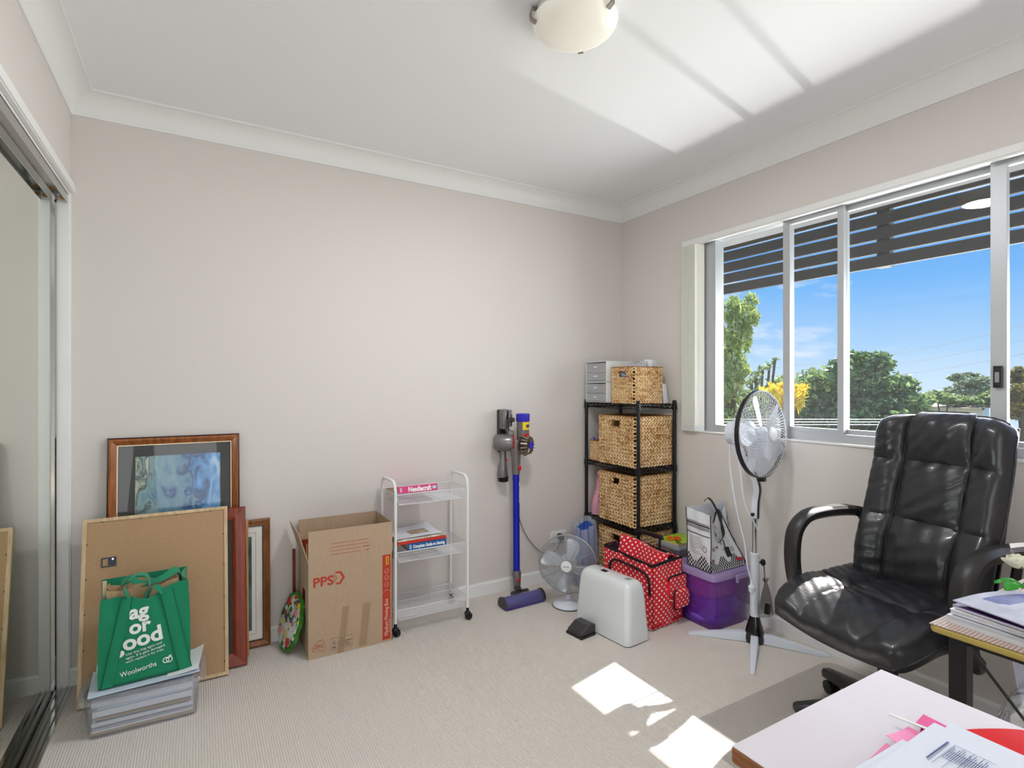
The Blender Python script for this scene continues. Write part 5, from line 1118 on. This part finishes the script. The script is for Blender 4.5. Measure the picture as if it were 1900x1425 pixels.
MB().grid(lambda u, v: sf(u, v * .92, .9), 32, 14).build('blue_contents', mat('blue_cloth', (66, 104, 196), .7, var=.2, vscale=18), BB, smooth=True, weld=True)
MB().grid(lambda u, v: sf(u, v), 32, 16).build('sack', seethrough('milky_sack', (214, 224, 240), .55, .12, .2), BB, smooth=True, weld=True)

# ------------------------------------------------------------------ office chair
lea = mat('black_leather', (36, 36, 40), .36, bump=.35, bscale=14, spec=.5, coat=.15)
nt, bs = nodes(lea); bn = [n for n in nt.nodes if n.type == 'BUMP'][0]; bn.inputs['Distance'].default_value = .006; bn.inputs['Strength'].default_value = .45
bpla = mat('arm_plastic', (40, 38, 38), .42, bump=.1, bscale=300)
CH = thing('office_chair', 'black leather high back office chair facing the room on a clear mat', 'chair', (2.055, .955, 0), math.radians(170))
# local +x = front, +y = sitter's left
def pillow(u, edges, p=.45):
    """1 in the middle of each panel, 0 on the seams"""
    for a, b in zip(edges[:-1], edges[1:]):
        if u <= b or b == edges[-1]:
            t = min(1, max(0, (u - a) / (b - a))); return math.sin(PI * t) ** p
def cushion(mb, P, ue, ve, nu, nv, th, puff):
    """P(u,v)->(point, normal): closed padded panel with sewn channels"""
    fr_, bk = [], []
    for j in range(nv + 1):
        for i in range(nu + 1):
            u, v = i / nu, j / nv; p_, n_ = P(u, v); p_ = Vector(p_); n_ = Vector(n_)
            eu, ev = min(1, min(u, 1 - u) / .07), min(1, min(v, 1 - v) / .07); ed = math.sqrt(max(0, 1 - (1 - eu) ** 2)) * math.sqrt(max(0, 1 - (1 - ev) ** 2))
            f_ = pillow(u, ue) * pillow(v, ve) ** (.8 if ue[1] < u < ue[2] else .35)
            wr = .0022 * math.sin(34 * u + 21 * v) * math.sin(27 * v - 9 * u) + .0014 * math.sin(63 * u * v + 40 * v)
            fr_.append(tuple(p_ + n_ * (th * ed * .5 + puff * f_ * ed + wr * ed))); bk.append(tuple(p_ - n_ * th * .5 * ed))
    n0 = len(fr_); q = lambda i, j: j * (nu + 1) + i
    fs = [(q(i, j), q(i + 1, j), q(i + 1, j + 1), q(i, j + 1)) for j in range(nv) for i in range(nu)] + [(n0 + q(i, j + 1), n0 + q(i + 1, j + 1), n0 + q(i + 1, j), n0 + q(i, j)) for j in range(nv) for i in range(nu)]
    b = [q(i, 0) for i in range(nu + 1)] + [q(nu, j) for j in range(1, nv + 1)] + [q(i, nv) for i in range(nu - 1, -1, -1)] + [q(0, j) for j in range(nv - 1, 0, -1)]
    fs += [(b[(k + 1) % len(b)], b[k], n0 + b[k], n0 + b[(k + 1) % len(b)]) for k in range(len(b))]
    return mb.add(fr_ + bk, fs)
def PB_(u, v):      # backrest: u across (0 = sitter's left), v up
    hw = .236 - .010 * v ** 2 - .012 * (1 - v) - .03 * max(0, (v - .9) / .1) ** 3; y = hw * (1 - 2 * u)
    z = .455 + .650 * v + (.010 if .27 < u < .73 else 0) * v ** 6 - .02 * (abs(2 * u - 1) ** 6) * v ** 8
    x = -.165 - .165 * v - .02 * math.sin(v * PI) * 0 + .03 * (2 * u - 1) ** 2 + .022 * math.exp(-((v - .25) / .18) ** 2) + .010 * math.exp(-((v - .9) / .1) ** 2)
    return (x, y, z), Vector((.98, -.10 * (1 - 2 * u) * -1 * -1, .20)).normalized()
cushion(MB(), PB_, (0, .25, .75, 1), (0, .40, .72, 1), 64, 72, .060, .032).build('backrest', lea, CH, smooth=True)
def PS_(u, v):      # seat: u across, v from back to front, rolling down at the front
    hw = .248 + .015 * math.sin(v * PI) - .035 * max(0, (v - .75) / .25) ** 3; y = hw * (1 - 2 * u)
    x = -.215 + .495 * v; z = .452 - .02 * math.sin(v * PI * .8) + .022 * (2 * u - 1) ** 2 - (.075 * ((v - .62) / .38) ** 2 if v > .62 else 0)
    nx = .0 + (.75 * ((v - .62) / .38) if v > .62 else 0); return (x, y, z), Vector((nx, 0, 1)).normalized()
cushion(MB(), PS_, (0, .27, .73, 1), (0, .50, 1), 64, 60, .080, .024).build('seat', lea, CH, smooth=True)
def piping(P, th, path):
    ps = []
    for u, v in path:
        p_, n_ = P(u, v); ps.append(tuple(Vector(p_) + Vector(n_) * th))
    return MB().tube(ps, .0035, 6)
def seam(P, th, path, nm, par):
    ps = []
    for u, v in path: p_, n_ = P(u, v); ps.append(tuple(Vector(p_) + Vector(n_) * (th * .5 + .0015)))
    MB().tube(ps, .0022, 6).build(nm, bpla, par, smooth=True)
for u_ in (.25, .75): seam(PB_, .060, [(u_, t) for t in np.linspace(.04, .96, 24)], 'backrest_seam', CH)
for v_ in (.40, .72): seam(PB_, .060, [(t, v_) for t in np.linspace(.25, .75, 12)], 'backrest_seam', CH)
for u_ in (.27, .73): seam(PS_, .070, [(u_, t) for t in np.linspace(.04, .96, 24)], 'seat_seam', CH)
seam(PS_, .070, [(t, .50) for t in np.linspace(.27, .73, 12)], 'seat_seam', CH)
edge = [(0, t) for t in np.linspace(.02, 1, 14)] + [(t, 1) for t in np.linspace(.05, 1, 14)] + [(1, t) for t in np.linspace(1, .02, 14)]
piping(PB_, 0, edge).build('backrest_piping', lea, CH, smooth=True); piping(PS_, 0, edge).build('seat_piping', lea, CH, smooth=True)
MB().loft([[(x, y, z) for x, y in rrect(-.20 + i, -.20 + i, .17 - i, .20 - i, .05, 5)] for i, z in ((0, .425), (0, .405), (.03, .385))]).build('seat_pan', bpla, CH, smooth=True)
MB().grid(lambda u, v: (-.205 - .135 * v - .012 * math.sin(PI * u), .20 * (1 - 2 * u), .47 + .60 * v), 8, 6, .008, (-1, 0, 0)).build('back_shell', bpla, CH, smooth=True)
for s_ in (1, -1):
    y = s_ * .292
    ap = spline([(-.235, y * .93, .700), (-.18, y, .708), (-.06, y, .712), (.04, y, .700), (.095, y, .655), (.112, y, .585), (.108, y, .500), (.085, y, .425), (.045, y * .96, .392), (0, y * .90, .388)], 6)
    rings = []; pts = [Vector(p_) for p_ in ap]
    for i, p_ in enumerate(pts):
        tn = (pts[min(i + 1, len(pts) - 1)] - pts[max(i - 1, 0)]).normalized(); sd_ = Vector((0, 1, 0)); nn = tn.cross(sd_).normalized(); f_ = i / len(pts)
        wd = .028 * (1.0 + .1 * math.sin(f_ * PI)) * (.75 if f_ < .08 else 1); tk_ = .020
        rings.append([tuple(p_ + sd_ * a * wd + nn * b * tk_) for a, b in ((-.6, -1), (.6, -1), (1, -.5), (1, .5), (.6, 1), (-.6, 1), (-1, .5), (-1, -.5))])
    MB().loft(rings).build('armrest', bpla, CH, smooth=True)
    MB().tube([(-.225, y * .93, .70), (-.235, y * .85, .64), (-.215, y * .82, .50), (-.15, y * .80, .405)], [.013, .014, .014, .014], 8).build('arm_bracket', bpla, CH, smooth=True)
MB().lathe([(.050, .385), (.050, .36), (.034, .345), (.034, .31)], 24).box(-.10, -.06, .36, .10, .06, .395).build('tilt_mechanism', bpla, CH)
MB().at((.13, .02, .368)).lathe([(.034, -.020), (.038, -.016), (.038, .012), (.030, .016)], 30).build('tension_knob', bpla, CH)
MB().lathe([(.014, .22), (.014, .36)], 16).build('gas_rod', mat('chrome', (205, 205, 205), .08, 1), CH, smooth=True)
MB().lathe([(.030, .09), (.030, .24), (.027, .26), (.024, .262)], 20).build('gas_sleeve', bpla, CH, smooth=True)
for k in range(5):
    a = math.radians(-30 + 72 * k); u = Vector((math.cos(a), math.sin(a), 0)); n_ = Vector((-u.y, u.x, 0))
    rings = []
    for t, wv, zt, zb in ((.02, .030, .125, .075), (.12, .028, .120, .075), (.24, .023, .098, .062), (.29, .022, .088, .058), (.300, .016, .084, .062)):
        c = u * t; rings.append([tuple(c + n_ * wv + Vector((0, 0, zb))), tuple(c + n_ * wv + Vector((0, 0, zt - .008))), tuple(c + n_ * wv * .6 + Vector((0, 0, zt))), tuple(c - n_ * wv * .6 + Vector((0, 0, zt))), tuple(c - n_ * wv + Vector((0, 0, zt - .008))), tuple(c - n_ * wv + Vector((0, 0, zb)))])
    lg_ = MB().loft(rings).build('base_leg', bpla, CH, smooth=True)
    c = u * .275; w_ = MB().cyl(tuple(c + Vector((0, 0, .06))), tuple(c + Vector((0, 0, .045))), .007)
    for s_ in (-1, 1): w_.at(tuple(c + n_ * .013 * s_ + u * -.01 + Vector((0, 0, .029))), (PI / 2, 0, a)).lathe([(.016, -.009), (.024, -.008), (.025, 0), (.024, .008), (.016, .009)], 18)
    w_.build('caster', mat('black_plastic', (28, 28, 30), .35), lg_, smooth=True)
mt_ = seethrough('clear_mat', (214, 212, 208), .10, .25, .08)
cm = MB().prism(rrect(1.47, .28, 2.40, 1.352, .06, 6), .0006, .0035).build('chair_mat', mt_); tag(cm, 'clear plastic chair mat on the carpet under the office chair', 'chair mat')

# ------------------------------------------------------------------ desks
dgrain = mat('zebrano_laminate', (180, 150, 136), .4); nt, bs = nodes(dgrain)
t_ = nt.nodes.new('ShaderNodeTexCoord'); wv = nt.nodes.new('ShaderNodeTexWave'); wv.bands_direction = 'Y'; wv.inputs['Scale'].default_value = 48; wv.inputs['Distortion'].default_value = 3.5; wv.inputs['Detail'].default_value = 2; wv.inputs['Detail Scale'].default_value = .6
mpn = nt.nodes.new('ShaderNodeMapping'); mpn.inputs['Scale'].default_value = (.35, 1, 1); nt.links.new(t_.outputs['Object'], mpn.inputs[0]); nt.links.new(mpn.outputs[0], wv.inputs['Vector'])
r = nt.nodes.new('ShaderNodeValToRGB'); r.color_ramp.elements[0].color = srgb(152, 124, 112); r.color_ramp.elements[1].color = srgb(206, 186, 176); nt.links.new(wv.outputs['Fac'], r.inputs[0]); nt.links.new(r.outputs[0], bs.inputs['Base Color'])
ply = mat('gold_edge_band', (184, 158, 84), .4, var=.08, vscale=20)
D1 = thing('computer_desk', 'wood grain desk with black metal legs at the right, carrying magazines', 'desk', (1.285, .522, 0))
zt = .730
MB().box(.0008, -1.30, zt - .0004, .95, -.0008, zt + .0006).build('laminate_top', dgrain, D1); MB().rbox(0, -1.30, zt - .016, .95, 0, zt - .0005, .012).build('desk_top', ply, D1)
mb_ = mat('black_metal', (34, 32, 34), .4, .3)
for x in (.060, .89):
    for y in (-.035, -1.26): MB().box(x - .016, y - .012, 0, x + .016, y + .018, zt - .016).build('leg', mb_, D1, bevel=.001)
MB().box(.076, -.030, zt - .040, .875, -.018, zt - .016).box(.052, -1.25, zt - .040, .070, -.045, zt - .016).build('rail', mb_, D1)
MB().cyl((.080, -.020, zt - .03), (.86, -.020, .06), .0035, n=8).cyl((.080, -.024, .06), (.86, -.024, zt - .03), .0035, n=8).build('cross_brace', mb_, D1)
D2 = thing('side_table', 'pale laminate table with brown edge in the foreground, spread with papers', 'table', (.618, .478, 0))
lam2 = mat('pale_laminate', (214, 206, 213), .42, var=.02, vscale=6); edg = wood('brown_edging', (176, 112, 66), (140, 84, 46), (4, 4, 60), .45, .1)
MB().rbox(0, -.85, zt - .0225, .388, 0, zt - .0008, .004).build('edge_band', edg, D2); MB().box(.0012, -.8488, zt - .0008, .3868, -.0012, zt + .0004).build('table_top', lam2, D2)
for x in (.02, .34):
    for y in (-.05, -.80): MB().box(x, y, 0, x + .028, y + .028, zt - .022).build('leg', mb_, D2, bevel=.001)

# papers on the foreground table
zp = zt + .0012
def poly(nm, label, cat_, m_, pts, z, th=.0006, rz=0): return tag(MB().prism(pts, z, z + th).build(nm, m_), label, cat_)
pk1 = mat('magenta_paper', (226, 62, 142), .5); pk2 = mat('pink_paper', (240, 130, 178), .5); rf_ = mat('red_plastic_folder', (214, 0, 10), .6, spec=.2)
def sheet(nm, label, cat_, m_, A, Bq, Cq, Dq, bump, nu=10, nv=6, th=.0005):
    """paper with corners A,B,C,D (x,y) at desk height, lifting by bump(u,v)"""
    A, Bq, Cq, Dq = [Vector((p_[0], p_[1], 0)) for p_ in (A, Bq, Cq, Dq)]
    def f(u, v):
        p_ = A.lerp(Bq, u).lerp(Dq.lerp(Cq, u), v); return (p_.x, p_.y, zp + bump(u, v))
    return tag(MB().grid(f, nu, nv, th, (0, 0, 1)).build(nm, m_, smooth=True), label, cat_)
sheet('pink_paper', 'dark pink paper corner nearest the back edge of the foreground table', 'paper', pk1, (.78, .300), (.874, .338), (.905, .374), (.80, .340), lambda u, v: .001 + .004 * u)
sheet('pink_paper', 'dark pink paper corner nearest the chair, beside the white ruler', 'paper', pk1, (.866, .300), (.902, .300), (.905, .374), (.867, .369), lambda u, v: .0045 + .003 * v)
sheet('pink_paper', 'light pink curling paper strip left of the dark pink corner', 'paper', pk2, (.792, .33), (.852, .33), (.851, .369), (.794, .371), lambda u, v: .0055 + .006 * v * (1 - u) ** 2 + .004 * v)
sheet('pink_paper', 'pink paper strip furthest left at the bottom edge of the photo', 'paper', pk2, (.68, .325), (.790, .325), (.797, .372), (.690, .362), lambda u, v: .001 + .002 * v)
tag(MB().at((.859, .365, zp + .0125), (0, 0, math.radians(-80))).box(-.030, -.0028, 0, .045, .0028, .0012).build('plastic_ruler', mat('pale_plastic', (226, 226, 222), .3)), 'narrow white plastic strip lying across the pink papers', 'ruler')
sheet('red_folder', 'bright red plastic folder with a curved top edge on the foreground table', 'folder', rf_, (.885, .10), (.992, .10), (.990, .291), (.905, .341), lambda u, v: .0015 + .010 * u * (1 - u) + .002 * u)
z_ = zp + .012
for i, (x1, y1, rz, lb) in enumerate(((.903, .340, 1.0, 'white paper at the right of the pile, next to the red folder'), (.800, .354, -2, 'white paper lowest at the left of the foreground pile'), (.871, .347, .6, 'topmost white printed paper on the foreground table'))):
    P_ = MB().at((x1, y1, z_ + i * .0035), (0, 0, math.radians(rz))).grid(lambda u, v: (-.21 + .21 * u, -.297 + .297 * v, .0008 * math.sin(u * 4 + v * 3)), 8, 8, .0016, (0, 0, 1))
    o = P_.build('paper_sheets', mat('print_paper', (214, 218, 230), .6), smooth=True); tag(o, lb, 'papers')
ink = mat('blue_ink', (70, 84, 130), .7); par = o
pm_ = MB(); zz = z_ + 2 * .0035 + .0028
pm_.box(.780, .3175, zz, .838, .3195, zz + .0002)
for k in range(4): pm_.box(.775, .311 - k * .010, zz, .838, .3114 - k * .010, zz + .0002)
for k in range(3): pm_.box(.8376 - k * .02, .27, zz, .838 - k * .02, .311, zz + .0002)
for k in range(18): pm_.box(.800 + (k % 2) * .002, .3095 - k * .0022, zz, .8345 - (k * 7 % 5) * .003, .3101 - k * .0022, zz + .0002)
pm_o = pm_.build('printed_lines', ink, par)

# magazines on the desk
mgs = [('bottom magazine of the desk stack, with a pale spine', (206, 208, 214), -4, .016, 0), ('white magazine in the middle of the desk stack', (232, 230, 236), -6, .010, .018), ('purple edged magazine second from the top of the desk stack', (92, 52, 130), -9, .006, .030)]
for lb, c, rz, h_, dz in mgs:
    b_ = thing('magazine', lb, 'magazine', (1.322 + dz * .3, .504 - dz * .2, zt + .0008 + dz), math.radians(rz), None)
    MB().box(0, -.30, 0, .21, 0, h_ * .8).build('pages', mat('glossy_pages', (214, 214, 220), .5, var=.06, vscale=300, stretch=(.02, .02, 3)), b_); MB().box(-.001, -.301, h_ * .8, .211, .001, h_).build('cover', mat('cover_%d' % c[0], c, .3), b_)
b_ = thing('magazine', 'grey blue magazine with a curling cover, topmost on the desk stack', 'magazine', (1.335, .500, zt + .0385), math.radians(-17))
MB().grid(lambda u, v: (.20 * u, -.28 * v, .004 + .008 * math.sin(u * PI) * (1 - v) + .003 * math.sin(v * 4)), 12, 10, .002, (0, 0, 1)).build('cover', mat('grey_blue_cover', (166, 168, 182), .45, var=.25, vscale=22), b_, smooth=True)
MB().grid(lambda u, v: (.05 + .13 * u, -.02 - .04 * v, .0075 + .008 * math.sin((.25 + .65 * u) * PI) * (.9) ), 8, 4).build('cover_print', mat('indigo_print', (70, 74, 140), .4, var=.5, vscale=90), b_)

# flowers in a small pot on the desk, their left bloom in view
PFl = thing('potted_flowers', 'white rose and green leaf reaching in at the right edge above the desk', 'flowers', (1.72, .44, zt + .0008))
MB().lathe([(.035, 0), (.045, .01), (.052, .07), (.055, .085), (.048, .085), (.044, .07)], 28, cap=False).lathe([(.0, .065), (.046, .07)], 20).build('pot', mat('white_ceramic', (236, 236, 234), .2, coat=.4), PFl, smooth=True)
grn = mat('leaf_green', (52, 150, 40), .45, var=.2, vscale=40); ros = mat('ivory_petal', (244, 243, 222), .6)
for i, (tx_, ty_, tz_) in enumerate(((-.130, .035, .086), (.02, .03, .2), (.06, -.05, .17))):
    c0 = Vector((tx_, ty_, tz_))
    MB().tube(spline([(0, 0, .06), tuple(c0 * .5 + Vector((0, 0, .055))), tuple(c0 + Vector((0, 0, -.012)))], 6), .0022, 6).build('stem', grn, PFl, smooth=True)
    fl2 = MB()
    for k in range(11):
        a = k * 2.4; rr = .006 + .0016 * k; hgt = .030 - .0008 * k
        def pet(u, v, a=a, rr=rr, hgt=hgt, k=k):
            b = a + (u - .5) * (2.6 - .12 * k); R = rr * (.45 + .75 * math.sin(v * PI * .55)) + (.004 * v if k > 6 else 0)
            return (c0.x + R * math.cos(b), c0.y + R * math.sin(b), c0.z - .012 + hgt * v * (1 - .25 * (2 * u - 1) ** 2))
        fl2.grid(pet, 7, 6)
    fl2.build('rose_bloom', ros, PFl, smooth=True)
    lf = MB()
    for k in range(4):
        a = k * PI / 2 + .5; lf.grid(lambda u, v, a=a: (c0.x + (.004 + .016 * u) * math.cos(a) + (v - .5) * .012 * math.sin(u * PI) * math.sin(a), c0.y + (.004 + .016 * u) * math.sin(a) - (v - .5) * .012 * math.sin(u * PI) * math.cos(a), c0.z - .014 + .016 * u ** 1.4), 6, 3)
    lf.build('sepals', grn, PFl)
def leaf(c, d, L, Wd):
    c = Vector(c); d = Vector(d).normalized(); s_ = d.cross(Vector((0, 0, 1))).normalized()
    return MB().grid(lambda u, v: tuple(c + d * L * u + s_ * Wd * (v - .5) * math.sin(min(1, u * .96 + .04) * PI) ** .7 * (1 + .2 * math.sin(u * 38)) + Vector((0, 0, .012 * math.sin(u * PI) - .006 * (2 * v - 1) ** 2))), 22, 6).build('leaf', grn, PFl, smooth=True)
for c, d in (((-.115, .035, .030), (-1, .15, -.05)), ((-.105, .03, .030), (-.45, 1, 0)), ((-.10, .02, .033), (-.6, -.9, 0)), ((.03, .02, .12), (.8, .6, .3)), ((0, -.02, .12), (.3, -1, .2))): leaf(c, d, .052, .030)
MB().tube([(0, 0, .06), (-.05, .015, .060), (-.115, .034, .032)], .0015, 5).build('leaf_stem', grn, PFl)

# bag of odds and ends under the desk
ub = crumple('plastic_bag', 'clear plastic bag of dark odds and ends on the floor under the desk', 'bag', seethrough('clear_bag', (236, 240, 244), .22, .06, .32), (1.905, .495, .215), (.135, .125, .21), 11, amp=.22)
crumple('fabric_bundle', 'dark grey fabric inside the clear bag under the desk', 'fabric', mat('charcoal_fabric', (64, 58, 60), .8, var=.5, vscale=14), (1.91, .50, .135), (.10, .09, .125), 12)
crumple('fabric_bundle', 'pale fabric inside the clear bag under the desk', 'fabric', mat('pale_fabric', (206, 202, 198), .8, var=.3, vscale=14), (1.885, .505, .315), (.08, .07, .055), 13)
pe = thing('shipping_packet', 'lilac grey packet with a barcode label in the bag under the desk', 'packet', (1.905, .56, .36), rot=(math.radians(-14), 0, math.radians(-36)))
MB().box(0, 0, 0, .16, .006, .13).build('envelope', mat('lilac_grey', (182, 182, 204), .6), pe)
bc = MB(); rgb_ = random.Random(2); x = .05
while x < .145:
    w_ = rgb_.choice((.0012, .002, .003)); bc.box(x, -.0008, .040, x + w_, 0, .052); x += w_ + rgb_.choice((.0012, .002))
for k in range(5): bc.box(.055, -.0008, .092 - k * .008, .10 + (k * 13 % 4) * .01, 0, .0935 - k * .008)
bc.build('barcode', blk, pe)
